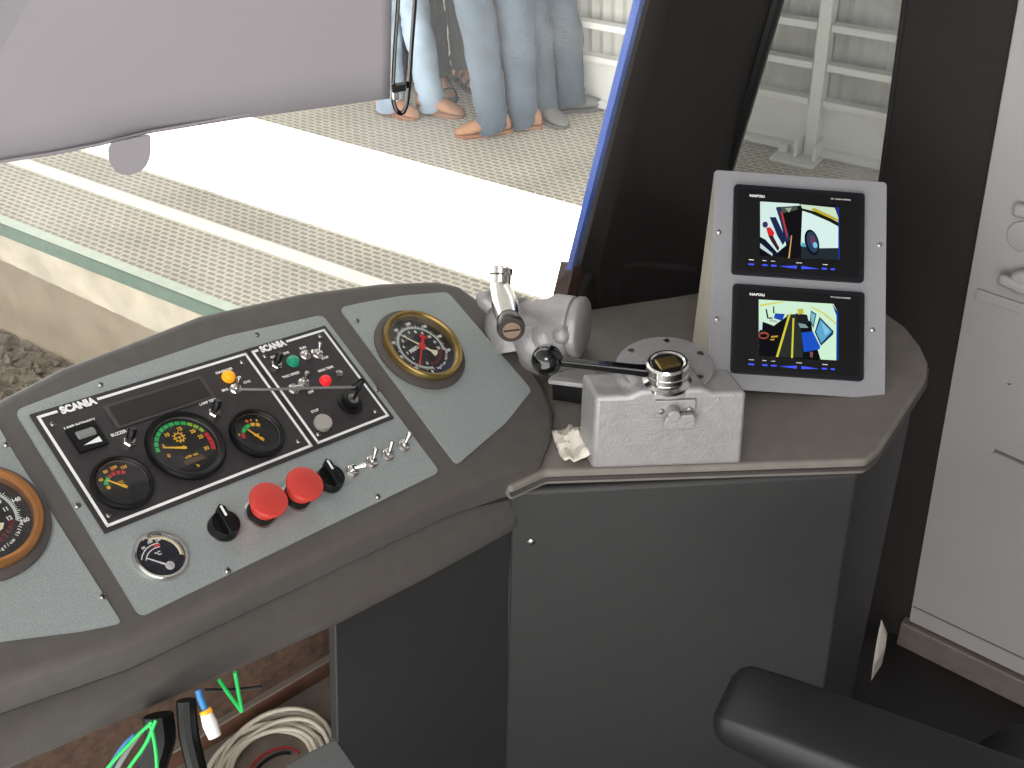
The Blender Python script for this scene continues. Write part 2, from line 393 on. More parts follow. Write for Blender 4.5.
# right of window, up to door
wall.prism([(WR(VB), VB), (DL(VB) + .03, VB), (DL(VT) + .03, VT), (WR(VT), VT)], -.05, 0, PILLAR, SW.m)
wall.prism([(LX, -.1), (RX, -.1), (RX, VB), (LX, VB)], -.05, 0, PILLAR, SW.m)
wall.prism([(LX, VT), (RX, VT), (RX, H), (LX, H)], -.05, 0, PILLAR, SW.m)
wall.prism([(DL(VB) + .03, VB), (RX, VB), (RX, VT), (DL(VT) + .03, VT)], -.05, 0, PILLAR, SW.m)
struct(wall.build('wall_right', smooth=0), 'dark vinyl side wall of the cab')
g = MB(); g.prism([(WL(VB), VB), (WR(VB) + .01, VB), (WR(VT) + .01, VT), (WL(VT), VT)], -.03, -.025, GLASSQ, SW.m); struct(g.build('window_2', smooth=0), 'dusty tinted quarter window')
g = MB(); g.tube([SW.P(WR(VB), VB, .0), SW.P(WR(VT), VT, .0)], .004, PILLAR, smooth=False)
g.tube([SW.P(WL(VB), VB, .002), SW.P(WL(VT), VT, .002)], .011, BLACKV, smooth=False); g.build('gasket', bpy.data.objects['window_2'])

# door panel
dp = swp([(1018, 0), (909, 621), (1024, 672)], .012)
b = MB(); vb0, vb1 = dp[1][1], dp[2][1]
sl_ = (vb1 - vb0) / (dp[2][0] - dp[1][0])
DLx = lambda v: dp[1][0] + (dp[0][0] - dp[1][0]) * (v - dp[1][1]) / (dp[0][1] - dp[1][1])
b.prism([(dp[1][0], vb0), (dp[1][0] + .9, vb0), (DLx(2.1) + .9, 2.1), (DLx(2.1), 2.1)], 0, .012, DOORM, SW.m)
door = b.build('door_1', smooth=0, bevel=.002); struct(door, 'light grey cab side door')
b = MB(); b.prism([(dp[1][0] - .01, 0), (dp[1][0] + .95, 0), (dp[1][0] + .95, vb0 - .003), (dp[1][0] - .01, vb0 - .003)], 0, .022, SILL, SW.m)
struct(b.build('baseboard_right', smooth=0, bevel=.003), 'scuffed metal sill strip under the door')
# a thin recessed line on the door foot
def dpt(x, y, h=.012): return SW.uv(x, y, h)
b = MB(); a_ = dpt(913, 606); c_ = dpt(1023, 655)
b.box((a_[0], a_[1] - .0012, .0122), (a_[0] + .8, a_[1] + .0012, .0135), SILL, SW.m); b.build('seam', door)
def rivet(x, y, par, r=.003, m=None):
    a_ = dpt(x, y); b = MB(); b.lathe([(r, 0), (r, .001), (r * .5, .0022)], m or STEEL, SW.at(a_[0], a_[1], .012), 12); return b.build('rivet', par)
for p in ((1009, 383), (994, 451), (981, 293)): rivet(*p, door)
b = MB(); a_ = dpt(978, 288); c_ = dpt(1024, 303); du = V((c_[0] - a_[0], c_[1] - a_[1])).normalized()
M_ = SW.at(a_[0], a_[1], .012, math.atan2(du.y, du.x)); b.box((0, -.016, 0), (.2, 0, .004), DOORM, M_); b.build('latch_plate', door, bevel=.001, smooth=0)
b = MB(); a_ = dpt(1003, 272); M_ = SW.at(a_[0], a_[1], .012, -.15); b.box((0, -.009, .010), (.12, .009, .024), DOORM, M_); b.lathe([(.018, 0), (.018, .02)], DOORM, SW.at(a_[0] + .03, a_[1], .012)); b.build('door_handle', door, bevel=.008, label='pale grey door handle')
b = MB(); a_ = dpt(1024, 236); b.lathe([(.022, 0), (.022, .003), (.019, .004)], DOORM, SW.at(a_[0], a_[1], .012)); b.build('lock_escutcheon', door, bevel=.001)
b = MB(); a_ = dpt(1024, 209); b.box((-.012, -.010, 0), (.05, .010, .012), DOORM, SW.at(a_[0], a_[1], .012)); b.build('bolt_keeper', door, bevel=.006)
b = MB(); p0, p1 = dpt(995, 450), dpt(1024, 463); pp = V(p1) - V(p0); M_ = SW.at(p0[0], p0[1], .012, math.atan2(pp.y, pp.x)); b.box((0, -.002, 0), (.3, .002, .003), SILL, M_); b.build('groove_strip', door, smooth=0)  # the groove's dark line, put in as a darker strip

# ---- floor, ceiling
b = MB(); c0_ = SW.P(LX, 0); c1_ = SW.P(RX, 0); inn = SW.n
poly = [c0_, c1_, c1_ + inn * 1.9, c0_ + inn * 1.9]
b.prism([(p.x, p.y) for p in poly], -.06, 0, FLOORM); struct(b.build('floor', smooth=0), 'black rubber cab floor')
b = MB(); b.prism([(p.x, p.y) for p in [c0_ - SD * .15 , c1_, c1_ + inn * 2.0, c0_ - SD * .15 + inn * 2.0]], H, H + .04, DOORM); struct(b.build('ceiling', smooth=0), 'cab ceiling')

b = MB(); b.box((RX, -.1, 0), (RX + .05, H, 2.0), DOORM, SW.m); struct(b.build('wall_rear', smooth=0), 'grey rear wall of the cab')
# ---- windscreen
LZV = LZ
wr0 = onz(566, 303, LZ); r_ = ray(646, -4)
wr1 = CAM + r_ * 1.14
wdir = (wr1 - wr0) / (wr1.z - wr0.z)
def wedge(z): return wr0 + wdir * (z - wr0.z)
plan = [wr0, V((-.13, 1.29, LZ)), V((-.55, .99, LZ)), V((-1.0, .50, LZ)), V((-1.25, .0, LZ))]
def wscreen(z):
    lean = V((-wdir.x * .2 + .12, wdir.y, 0)) * (z - LZ)
    return [wedge(z)] + [V((p.x, p.y, z)) + lean for p in plan[1:]]
def cr(pts, n=8):
    P = [pts[0] * 2 - pts[1]] + pts + [pts[-1] * 2 - pts[-2]]; q = []
    for i in range(1, len(P) - 2):
        for k in range(n):
            t = k / n; a, b_, c, d = P[i - 1:i + 3]; q.append(.5 * ((2 * b_) + (c - a) * t + (2 * a - 5 * b_ + 4 * c - d) * t * t + (3 * b_ - a - 3 * c + d) * t ** 3))
    return q + [pts[-1]]
rows = [cr(wscreen(z)) for z in (.62, 1.2, 1.8, H)]
g = MB(); nn = len(rows[0])
for a_, c_ in zip(rows[:-1], rows[1:]):
    g.add(a_ + c_, [(k, k + 1, nn + k + 1, nn + k) for k in range(nn - 1)], GLASS)
struct(g.build('window_1', smooth=60), 'curved front windscreen')
# body below the windscreen (outer skin)
g = MB(); ra = cr(wscreen(.62)); lo = [V((p.x, p.y, -.1)) for p in ra]; g.add(ra + lo, [(k, k + 1, nn + k + 1, nn + k) for k in range(nn - 1)], BLACKV); 
struct(g.build('wall_front', smooth=60, solid=.01), 'front skin under the windscreen')

# ---- A pillar between windscreen and quarter window
pl0, pl1 = wedge(.62), wedge(H)
zs = [.60, .70, .76, .82, .95, 1.1, 1.3, 1.6, 1.9, H]
g = MB(); rings = []
for z in zs:
    A = wedge(z); vq = z; B = SW.P(WL(vq) - .022, vq, .0)
    d = (B - A); L_ = d.length; d.normalize(); nn_ = V((d.y, -d.x, 0)).normalized()   # toward the cab
    if nn_.dot(CAM - A) < 0: nn_ = -nn_
    flare = .03 * max(0, (.84 - z) / .1) if z < .84 else 0
    ring = [A + d * .022 - nn_ * .010, A + d * .016 + nn_ * .0, A + d * .03 + nn_ * (.016 + flare), A + d * .06 + nn_ * (.014 + flare), A + d * (.5 * L_) + nn_ * (.006 + flare), B - d * .045 + nn_ * (.012 + flare), B - d * .015 + nn_ * (.018 + flare), B - d * .002 + nn_ * (.0), B - nn_ * .05]
    rings.append(ring)
g.loft(rings, PILLAR); struct(g.build('wall_pillar', smooth=50), 'dark padded pillar beside the windscreen')
g = MB(); rings = []
for z in zs:
    A = wedge(z); B = SW.P(WL(z), z, 0); d = (B - A).normalized(); nn_ = V((d.y, -d.x, 0)).normalized()
    if nn_.dot(CAM - A) < 0: nn_ = -nn_
    rings.append([A - d * .002 - nn_ * .012, A - d * .002 - nn_ * .004, A + d * .010 - nn_ * .004, A + d * .010 - nn_ * .012])
g.loft(rings, BLUE); struct(g.build('trim_4', smooth=0), 'blue painted windscreen post edge')
# padded base flap at the pillar foot and rusty bracket
AP = Frame((SW.P(WL(LZ), LZ) - wr0), V((0, 0, 1)), wr0)
def ap(x, y, h): q = AP.uv(x, y, h); return q
fl = [ap(x, y, .035) for x, y in ((596, 268), (640, 262), (700, 268), (712, 300), (700, 330), (600, 330), (578, 330), (585, 290))]
g = MB(); g.prism(fl, .0, .032, PILLAR, AP.m); struct(g.build('trim_5', smooth=30, bevel=.008), 'vinyl flap at the foot of the pillar')
rb = [ap(x, y, .03) for x, y in ((579, 268), (590, 269), (579, 305), (570, 305))]
g = MB(); g.prism(rb, .0, .022, RUST, AP.m); struct(g.build('trim_6', smooth=0), 'rusty metal edge at the pillar foot')

# ================================================================== CABINET with ledge
led = [onz(x, y, LZ) for x, y in ((510, 487), (545, 471), (866, 460), (880, 449), (926, 378), (928, 362), (920, 345), (905, 326), (885, 312), (842, 296), (700, 292))]
led = [(p.x, p.y) for p in led] + [(wr0.x + .02, wr0.y - .02), (wr0.x - .05, wr0.y - .03), (-.13, 1.18), (-.05, 1.0)]
cab = root('equipment_cabinet', (.2, 1.0, 0), 'dark grey vinyl covered cabinet with flat ledge right of the console', 'cabinet')
b = MB(); b.prism(led, LZ - .022, LZ, LEDGE); b.build('ledge_top', cab, bevel=.004, label='grey brown vinyl ledge top', smooth=30)
b = MB(); b.tube([V((p[0], p[1], LZ - .012)) for p in led[:10]], .003, mat('dark_piping', (58, 54, 51), .5), smooth=False); b.build('edge_piping', cab)
f0 = onz(545, 471, LZ); f1 = onz(866, 460, LZ); fd = (f1 - f0).normalized(); fn_ = V((fd.y, -fd.x, 0))
CF = Frame(fd, V((0, 0, 1)), f0)        # front face of the cabinet: u right, v up, n toward the camera
bt = onpl(511, 531, f0, fn_); bt0 = onpl(508, 492, f0, fn_); bb = onpl(505, 768, f0, fn_); bb = bt + (bb - bt) * ((bt.z) / (bt.z - bb.z))
b = MB(); 
front = [bt0, V((f1.x - .004, f1.y, LZ - .02)), V((f1.x + .01, f1.y, 0)), bb, bt]
uvp = [((p - f0).dot(CF.u), (p - f0).dot(CF.v)) for p in front]
b.prism(uvp, -.018, 0, DVINYL, CF.m); b.build('front_panel', cab, bevel=.006, smooth=30, label='plain dark grey vinyl front panel')
b = MB(); c1 = led[3]; c2 = led[4]; c3 = led[7]
sd_ = [V((led[i][0], led[i][1], 0)) for i in (2, 3, 4, 5, 6, 7, 8)]
top = [p + V((0, 0, LZ - .02)) for p in sd_]
inset = V((-.008, .004, 0))
b.loft([[p + inset for p in sd_] + [p + inset + V((-.02, .03, 0)) for p in sd_[::-1]], [p + inset for p in top] + [p + inset + V((-.02, .03, 0)) for p in top[::-1]]], DVINYL)
b.build('side_panel', cab, smooth=40)
# left panel between beam and floor
at_ = at(336, 624, 1.0)
Bt = bt + V((0, -.0, 0))
# plane through the corner line, heading to the left and nearer
pd = V((-.80, -.60, 0)); pn = (bb - bt).cross(pd).normalized(); 
if pn.dot(CAM - bt) < 0: pn = -pn
ge = pn.cross(bb - bt).normalized(); ge = ge if ge.x > 0 else -ge; A0 = onpl(334, 560, bt, pn); A1 = onpl(338, 768, bt, pn); A1 = A0 + (A1 - A0) * (A0.z / (A0.z - A1.z))
Bu = bt0 
b = MB(); Bv, bw = bt0 + ge * .006 - pn * .002, bb + ge * .006 - pn * .002
b.loft([[A0, Bv, bw, A1], [p - pn * .015 for p in (A0, Bv, bw, A1)]], DVINYL); b.build('left_panel', cab, bevel=.002, smooth=30)
b = MB(); q = CF.uv(531, 542); b.lathe([(.005, 0), (.005, .001), (.003, .003), (.001, .0032)], CHROME, CF.at(q[0], q[1], 0), 14); b.build('screw', cab, label='small bright screw')
# torn trim near the cabinet foot
pp = [onz(x, y, .03) for x, y in ((880, 625), (886, 640), (884, 655), (873, 672), (876, 648))]
b = MB(); b.prism([(p.x, p.y) for p in pp], .001, .05, PAPER); tag(b.build('torn_foam', smooth=20, bevel=.004), 'small torn pale foam scrap at the foot of the cabinet', 'foam scrap')

# ================================================================== CONSOLE
sc = .92
CO = CAM + (V((-0.3038, 0.9512, 0.8681)) - CAM) * sc
K = Frame(V((0.6711, 0.7031, -0.2352)), V((-0.5545, 0.6866, 0.4703)), CO)
con = root('control_console', (CO.x, CO.y, 0), 'grey vinyl driver control console with three silver instrument plates', 'control console')
out = [(0, 397), (60, 366), (130, 340), (200, 313), (300, 291), (380, 281), (437, 279), (460, 284), (480, 299), (520, 350), (545, 385), (556, 412), (553, 440), (545, 458)]
op = [K.uv(*p) for p in out]
RB = -.006
poly = [(op[0][0] - .2, op[0][1] - .06)] + op + [(.310, -.186), (.19, -.171), (-.19, -.165), (-.3, -.150), (op[0][0] - .2, -.135)]
b = MB()
low = [(x * (1), y) for x, y in poly]; low = []
for x, y in poly:
    low.append((x - .0, y - (.004 if y < -.1 else -.0)))
b.prism(low, -.056, 0.0, VINYL, K.m, taper=poly)
b.build('moulding', con, bevel=.016, bseg=6, smooth=50, label='grey brown vinyl console moulding')
# lower padded beam
st = [(-.55, None)]
def kb(x, y, h): return K.uv(x, y, h)
top_px = [(0, 737), (180, 645), (320, 573), (415, 521), (512, 479)]
bot_px = [(8, 768), (180, 694), (336, 624), (425, 578), (511, 531)]
rings = []
ext = None
for (tx, ty), (bx, by) in zip(top_px, bot_px):
    t = kb(tx, ty, -.058); q = kb(bx, by, -.105)
    rings.append([K.P(t[0], t[1] + .05, -.055), K.P(t[0], t[1] - .002, -.055), K.P(t[0] , t[1] - .020, -.066), K.P(q[0], q[1] - .004, -.09), K.P(q[0], q[1], -.108), K.P(q[0], q[1] + .04, -.112)])
d = [rings[0][i] - rings[1][i] for i in range(6)]
rings = [[rings[0][i] + d[i] * 1.2 for i in range(6)]] + rings
b = MB(); b.loft(rings, VINYL); b.build('lower_beam', con, bevel=.008, bseg=4, smooth=50, label='padded grey brown beam under the console')
# plates
def plate(pts, name='instrument_plate', label=None, r=.008):
    q = [K.uv(*p) if len(p) == 2 else p[:2] for p in pts]
    b = MB(); b.prism(fillet(q, r), .0, .0022, PLATE, K.m); return b.build(name, con, smooth=0, label=label)
tl = K.uv(0, 431)
plate([(tl[0] - .16, K.uv(15, 415)[1], 0), (-10, 414), (15, 457), (121, 624), (80, 632), (0, 642), (tl[0] - .12, -.118, 0)], label='left silver instrument plate', r=.004)
plate([(14, 412), (100, 379), (222, 338), (322, 316), (439, 473), (140, 618)], label='middle silver instrument plate')
plate([(339, 309), (360, 304), (400, 297), (447, 293), (531, 391), (506, 423), (456, 466)], label='right silver instrument plate')
def screw(x, y, m=STEEL, r=.003, h=.0022, par=con):
    a_, c_ = K.uv(x, y); b = MB(); M = K.at(a_, c_, h, random.uniform(0, 3)); b.lathe([(r, 0), (r, .0008), (r * .6, .0018)], m, M, 14)
    b.box((-r * .8, -.0003, .0017), (r * .8, .0003, .0021), BLK, M); b.box((-.0003, -r * .8, .0017), (.0003, r * .8, .0021), BLK, M); b.build('screw', par)
for p in ((100, 386), (256, 336), (6, 446), (77, 507), (356, 322), (376, 391), (102, 598), (227, 572), (377, 498), (488, 341)): screw(*p)
# black instrument panels with white outline
LW = .0022
h2 = .0042
def subpanel(u0, u1, v0, v1, name, txt_u, label):
    r = MB(); r.box((u0 - .004, v0 - .004, .0022), (u1 + .004, v1 + .004, h2), PANEL, K.m)
    hh = h2 + .0003
    w = .0027
    r.box((u0, v0, h2), (u0 + w, v1, hh), WHITE, K.m); r.box((u1 - w, v0, h2), (u1, v1, hh), WHITE, K.m); r.box((u0, v0, h2), (u1, v0 + w, hh), WHITE, K.m)
    a_, c_ = txt_u
    r.box((u0, v1 - w, h2), (a_, v1, hh), WHITE, K.m); r.box((c_, v1 - w, h2), (u1, v1, hh), WHITE, K.m)
    r.text('SCANIA', .0105, WHITE, K.at((a_ + c_) / 2, v1 - .0022, h2 + .0003), bold=.055, width=(c_ - a_ - .002) / .041, spacing=1.0)
    return r.build(name, con, smooth=0, label=label)
us_ = sc * .1794; vs_ = sc * .0679
sp1 = (K.uv(246, 355.5)[0] + K.uv(309, 447)[0]) / 2; sp2 = (K.uv(251, 354)[0] + K.uv(317, 449)[0]) / 2
subpanel(-us_, sp1, -vs_, vs_, 'instrument_panel', (K.uv(57, 415)[0], K.uv(97, 403)[0]), 'large black panel of three round gauges')
subpanel(sp2, us_, -vs_, vs_, 'instrument_panel', (K.uv(257, 353)[0], K.uv(285, 344)[0]), 'small black panel with key switch')
for p in ((52, 427), (241, 365), (108, 518), (297, 444), (264, 359), (319, 339), (317, 437), (374, 414)): screw(*p, h=h2, r=.0026)
# gauges --------------------------------------------------------
def arc_band(b, M, r0, r1, a0, a1, h, m, n=6):
    vs = []
    for i in range(n + 1):
        t = math.radians(a0 + (a1 - a0) * i / n); vs += [(r0 * math.cos(t), r0 * math.sin(t), h), (r1 * math.cos(t), r1 * math.sin(t), h)]
    b.add(vs, [(2 * i, 2 * i + 1, 2 * i + 3, 2 * i + 2) for i in range(n)], m, M)
def pol(r, a): return (r * math.cos(math.radians(a)), r * math.sin(math.radians(a)))
def needle(g, M, a, L, back, w, h, m, hub=None, hubm=None):
    b = MB(); R = M @ Matrix.Rotation(math.radians(a), 4, 'Z')
    b.prism([(-back, -w), (L, -w * .35), (L, w * .35), (-back, w)], h, h + .0008, m, R)
    if hub: b.lathe([(hub, h), (hub, h + .0015)], hubm or m, M, 16)
    return b.build('needle', g, smooth=0)
def gauge(x, y, R, label, bez=BLK, h0=h2, bh=.007, inner=.82, dialm=DIAL):
    a_, c_ = K.uv(x, y, h0 + bh * .5); M = K.at(a_, c_, h0)
    g = MB(); ri = R * inner
    g.lathe([(ri, .0), (R * .97, 0), (R, .002), (R, bh * .6), (R * .96, bh), (R * .90, bh), (ri * 1.02, bh * .75), (ri * .99, .0012), (ri * .98, .001)], bez, M, 56, False, False)
    go = g.build('gauge', con, smooth=40, origin=M.translation, label=label)
    rr_ = MB(); rr_.lathe([(ri * .99, .0035), (ri * 1.0, .0042), (ri * 1.02, .0036)], mat('grey_bezel_highlight', (120, 118, 114), .4, .4), M, 56, False, False); rr_.build('inner_ring_highlight', go, smooth=60, label='thin grey highlight ring')  # grey ring inside the bezel, its tone also carries the highlight
    d = MB(); d.lathe([(ri, 0), (ri, .001)], dialm, M, 48, False, True); dz = .0012
    return go, d, M, ri, dz
def glass_of(go, M, ri, h):
    b = MB(); b.lathe([(ri * 1.02, h), (ri * 1.02, h + .0004)], GLASSG, M, 40); b.build('gauge_glass', go, smooth=0)
DT = 12          # degrees: the dials stand upright to the panel
# tachometer
go, d, M, ri, dz = gauge(186, 445, sc * .0411, 'large round tachometer with green and red arc')
def T(a): return a
for i in range(12):
    a0 = 172 - i * 13.0; arc_band(d, M, ri * .80, ri * .92, a0, a0 - 10.5, dz, GRN if i < 9 else mat('lime_print', (150, 200, 60), .5), 3)
for i in range(4): a0 = 14 - i * 11; arc_band(d, M, ri * .78, ri * .92, a0, a0 - 9.5, dz, REDP, 3)
for t_, a in (('5', 158), ('10', 118), ('15', 75), ('20', 38), ('25', 12), ('30', -28), ('0', 190)):
    p = pol(ri * .64, a); d.text(t_, .0055, YEL, K.at(0, 0, 0) @ Matrix.Identity(4) if False else M @ Matrix.Translation((p[0], p[1], dz)), bold=.02)
for r0, r1 in ((.13, .16),): 
    for t_ in range(1): 
        MM = M @ Matrix.Translation((0, ri * .36, 0)); arc_band(d, MM, ri * .12, ri * .155, 0, 360, dz, YEL, 20); d.box((-ri * .13, -.0005, dz), (ri * .13, .0005, dz + .0001), YEL, MM); d.box((-.0005, -ri * .13, dz), (.0005, ri * .02, dz + .0001), YEL, MM)
        for k in range(10): q = pol(ri * .18, k * 36); d.box((q[0] - .0006, q[1] - .0006, dz), (q[0] + .0006, q[1] + .0006, dz + .0001), YEL, MM)
d.text('x100  min', .0034, YEL, M @ Matrix.Translation((0, -ri * .36, dz)), bold=.02)
d.box((-ri * .33, -ri * .60, dz), (ri * .33, -ri * .44, dz + .0001), LCDB, M)
d.text('h', .005, YEL, M @ Matrix.Translation((0, -ri * .74, dz)), bold=.02)
d.build('dial', go, smooth=0); needle(go, M @ Matrix.Translation((-ri * .10, -ri * .04, 0)), 158, ri * .62, .003, .0012, .0022, YEL, .0016); glass_of(go, M, ri, .005)
# small gauge left (temperature/pressure)
def small(x, y, R, label, kind):
    go, d, M, ri, dz = gauge(x, y, R, label)
    if kind == 0:
        segs = [(158, 140, GRN), (137, 125, GRN), (122, 112, REDP), (108, 96, REDP), (90, 78, REDP), (74, 60, REDP)]
        for a0, a1, mm in segs: arc_band(d, M @ Matrix.Translation((0, -ri * .12, 0)), ri * .58, ri * .74, a0 - 6, a1 - 6, dz, mm, 3)
        d.box((-ri * .62, -ri * .02, dz), (-ri * .48, ri * .12, dz + .0002), YEL, M)
        for t_, a in (('40', 150), ('80', 118), ('100', 90), ('120', 62)): p = pol(ri * .80, a - 6); d.text(t_, .0042, YEL, M @ Matrix.Translation((p[0], p[1], dz)), bold=.02)
        d.text('°C', .0042, YEL, M @ Matrix.Translation((ri * .02, ri * .08, dz)), bold=.02)
        nd = needle(go, M @ Matrix.Translation((0, -ri * .15, 0)), 133, ri * .72, .003, .0011, .0022, YEL, .0014)
    else:
        segs = [(172, 150, REDP), (146, 122, GRN), (118, 96, GRN), (92, 74, YEL), (70, 54, YEL)]
        for a0, a1, mm in segs: arc_band(d, M @ Matrix.Translation((0, -ri * .12, 0)), ri * .56, ri * .72, a0 - 6, a1 - 6, dz, mm, 3)
        for t_, a in (('0', 160), ('4', 92), ('6', 75), ('8', 55)): p = pol(ri * .76, a); d.text(t_, .0036, YEL, M @ Matrix.Translation((p[0], p[1], dz)), bold=.02)
        d.text('bar', .0042, YEL, M @ Matrix.Translation((ri * .02, -ri * .02, dz)), bold=.02)
        needle(go, M @ Matrix.Translation((ri * .05, -ri * .30, 0)), 116, ri * .72, .003, .0011, .0022, YEL, .0014)
    arc_band(d, M @ Matrix.Translation((0, ri * .74, 0)), 0, ri * .08, 0, 360, dz, REDP, 12)
    d.build('dial', go, smooth=0); glass_of(go, M, ri, .005)
small(122.5, 482.5, sc * .0298, 'small round temperature gauge at the left of the black panel', 0)
small(257, 433, sc * .0300, 'small round pressure gauge right of the tachometer', 1)
# white faced rim small gauge on silver plate
a_, c_ = K.uv(159.5, 558); M = K.at(a_, c_, .0022); R = sc * .0262; ri = R * .80
g = MB(); g.lathe([(ri, 0), (R, 0), (R, .003), (R * .95, .005), (R * .86, .0045), (ri, .001)], CHROME, M, 48, False, False); go = g.build('gauge', con, origin=M.translation, smooth=40, label='small chrome rimmed blue gauge near the front edge')
d = MB(); d.lathe([(ri, 0), (ri, .001)], DIALB, M, 40, False, True); dz = .0012
MG = M @ Matrix.Translation((0, -ri * .35, 0)); arc_band(d, MG, ri * .98, ri * 1.03, 148, 75, dz, WHITE, 14); arc_band(d, MG, ri * .78, ri * .83, 148, 75, dz, WHITE, 14); arc_band(d, MG, ri * .84, ri * .97, 92, 72, dz, REDP, 5)
arc_band(d, M, ri * .88, ri * .99, 95, -20, dz, mat('cream_print', (235, 225, 190), .5), 14)
for t_, a in (('50', 125), ('100', 95), ('150', 68)): p = pol(ri * .82, a); d.text(t_, .0034, WHITE, M @ Matrix.Translation((p[0], p[1], dz)), bold=.02)
d.text('°C', .005, WHITE, M @ Matrix.Translation((-.0005, ri * .15, dz)), bold=.03)
d.build('dial', go, smooth=0); needle(go, M @ Matrix.Translation((0.002, -ri * .62, 0)), 134, ri * 1.05, .001, .0008, .002, WHITE, ri * .2, WHITE); glass_of(go, M, ri, .0035)
# brass gauges
def brass(x, y, label, ringm, right=True):
    a_, c_ = K.uv(x, y, .012); M = K.at(a_, c_, .0022); R = sc * .0527; ri = R * .84
    g = MB(); g.lathe([(R * .9, 0), (R * 1.15, 0), (R * 1.15, .004), (R * 1.06, .007), (R, .007)], RUB, M, 56, False, False)
    g.lathe([(ri, .003), (R, .003), (R, .012), (R * .975, .0145), (R * .92, .0145), (R * .90, .012), (ri, .011), (ri * .99, .004)], ringm, M, 56, False, False)
    go = g.build('gauge', con, origin=M.translation, smooth=40, label=label)
    d = MB(); d.lathe([(ri, .0045), (ri, .005)], DIAL, M, 48, False, True); dz = .0052; q = ri * .96
    arc_band(d, M, q * .70, q * .76, 262, -25, dz, mat('pale_green_print', (190, 205, 200), .5), 60)
    for k in range(81):
        t = math.radians(262 - 287 * k / 80); l = .84 if k % 5 == 0 else .80; MM = M @ Matrix.Rotation(t, 4, 'Z'); d.box((q * .74, -.0003, dz), (q * l, .0003, dz + .0001), WHITE, MM)
    for k in range(9):
        p = pol(q * .88, 255 - 280 * k / 8); d.text(str(k * 2 * 10), .0052, WHITE, M @ Matrix.Translation((p[0], p[1], dz)), bold=.03)
    for k in range(13):
        p = pol(q * .58, 250 - 270 * k / 12); d.text(str(k), .0050, WHITE, M @ Matrix.Translation((p[0], p[1], dz)), bold=.03)
    MM = M @ Matrix.Translation((-q * .28, q * .02, dz)) ; d.text('FREIO', .0058, WHITE, MM @ Matrix.Rotation(math.radians(12), 4, 'Z'), bold=.05, width=1)
    rp = mat('dark_red_print', (130, 20, 35), .5)
    for k, ch in enumerate('PRESSAO'): aa = 265 + k * 11; p = pol(q * .62, aa); d.text(ch, .0052, rp, M @ Matrix.Translation((p[0], p[1], dz)) @ Matrix.Rotation(math.radians(aa + 90), 4, 'Z'), bold=.04)
    for k, ch in enumerate('kgf/cm lbf/pol'): aa = 272 + k * 5.2; p = pol(q * .80, aa); d.text(ch, .0040, WHITE, M @ Matrix.Translation((p[0], p[1], dz)) @ Matrix.Rotation(math.radians(aa + 90), 4, 'Z'), bold=.03)
    d.build('dial', go, smooth=0)
    rb = MB(); R2 = M @ Matrix.Rotation(math.radians(226), 4, 'Z'); rb.prism([(0, -.0011), (q * .72, -.0011), (q * .72, .0011), (0, .0011)], .0065, .0072, REDP, R2)
    rb.prism([(-q * .40, -.0052), (-q * .34, -.0015), (0, -.0028), (0, .0028), (-q * .34, .0015), (-q * .40, .0052), (-q * .46, .004), (-q * .46, -.004)], .0065, .0072, REDP, R2); rb.lathe([(.0045, .0065), (.0045, .0085)], REDP, M, 18); rb.build('needle', go, smooth=0, label='red needle')
    wn = MB(); R2 = M @ Matrix.Rotation(math.radians(126), 4, 'Z'); wn.prism([(-q * .28, -.0012), (q * .78, -.0003), (q * .78, .0003), (-q * .28, .0012)], .0078, .0084, mat('ivory_paint', (238, 230, 205), .5), R2)
    wn.prism([(-q * .28, -.001), (-q * .28, .001), (-q * .46, .005), (-q * .5, .0), (-q * .46, -.005)], .0078, .0084, MATS['ivory_paint'], R2); wn.build('needle', go, smooth=0, label='ivory needle')
    glass_of(go, M, ri, .0125)
brass(423, 345, 'round brass rimmed brake pressure gauge on the right plate', BRASS)
brass(-20, 517, 'round orange brass rimmed pressure gauge on the left plate', COPPER)
# lcd window
q = [K.uv(*p, h2) for p in ((108, 405), (195, 380), (207, 396), (121, 427))]
q = [K.uv(x_, y_, h2) for x_, y_ in ((108, 408), (200, 379), (209, 396), (120, 427))]
x0 = (q[0][0] + q[3][0]) / 2; x1 = (q[1][0] + q[2][0]) / 2; y0 = (q[2][1] + q[3][1]) / 2; y1 = (q[0][1] + q[1][1]) / 2
b = MB(); b.prism(rrect(x0 - .004, y0 - .003, x1 + .004, y1 + .003, .002), h2, h2 + .0012, mat('display_frame', (66, 62, 62), .5), K.m); b.prism(rrect(x0, y0, x1, y1, .001), h2 + .0012, h2 + .0018, LCD, K.m); b.build('display', con, smooth=0, bevel=.0004, label='blank dark display window')
# dimmer thumb wheel block
q0_, q1_ = K.uv(68, 436, h2), K.uv(108, 444, h2); cx_, cy_ = K.uv(87, 436, h2 + .002)
M = K.at(cx_, cy_, h2)
b = MB(); b.box((-.014, -.014, 0), (.014, .013, .003), BLK, M); b.prism([(-.008, -.0085), (.009, -.0045), (.009, -.0105)], .003, .0032, WHITE, M)
o = b.build('dimmer_block', con, smooth=0, bevel=.0008)
w = MB(); MW = M @ Matrix.Translation((0, .002, 0)) @ Matrix.Rotation(math.pi / 2, 4, 'Y'); w.lathe([(.004, -.0088), (.005, -.0078), (.005, .0078), (.004, .0088)], mat('grey_wheel', (128, 128, 128), .4), M @ Matrix.Translation((0, .0025, .0005)) @ Matrix.Rotation(math.pi / 2, 4, 'Y'), 28); w.build('thumb_wheel', o)
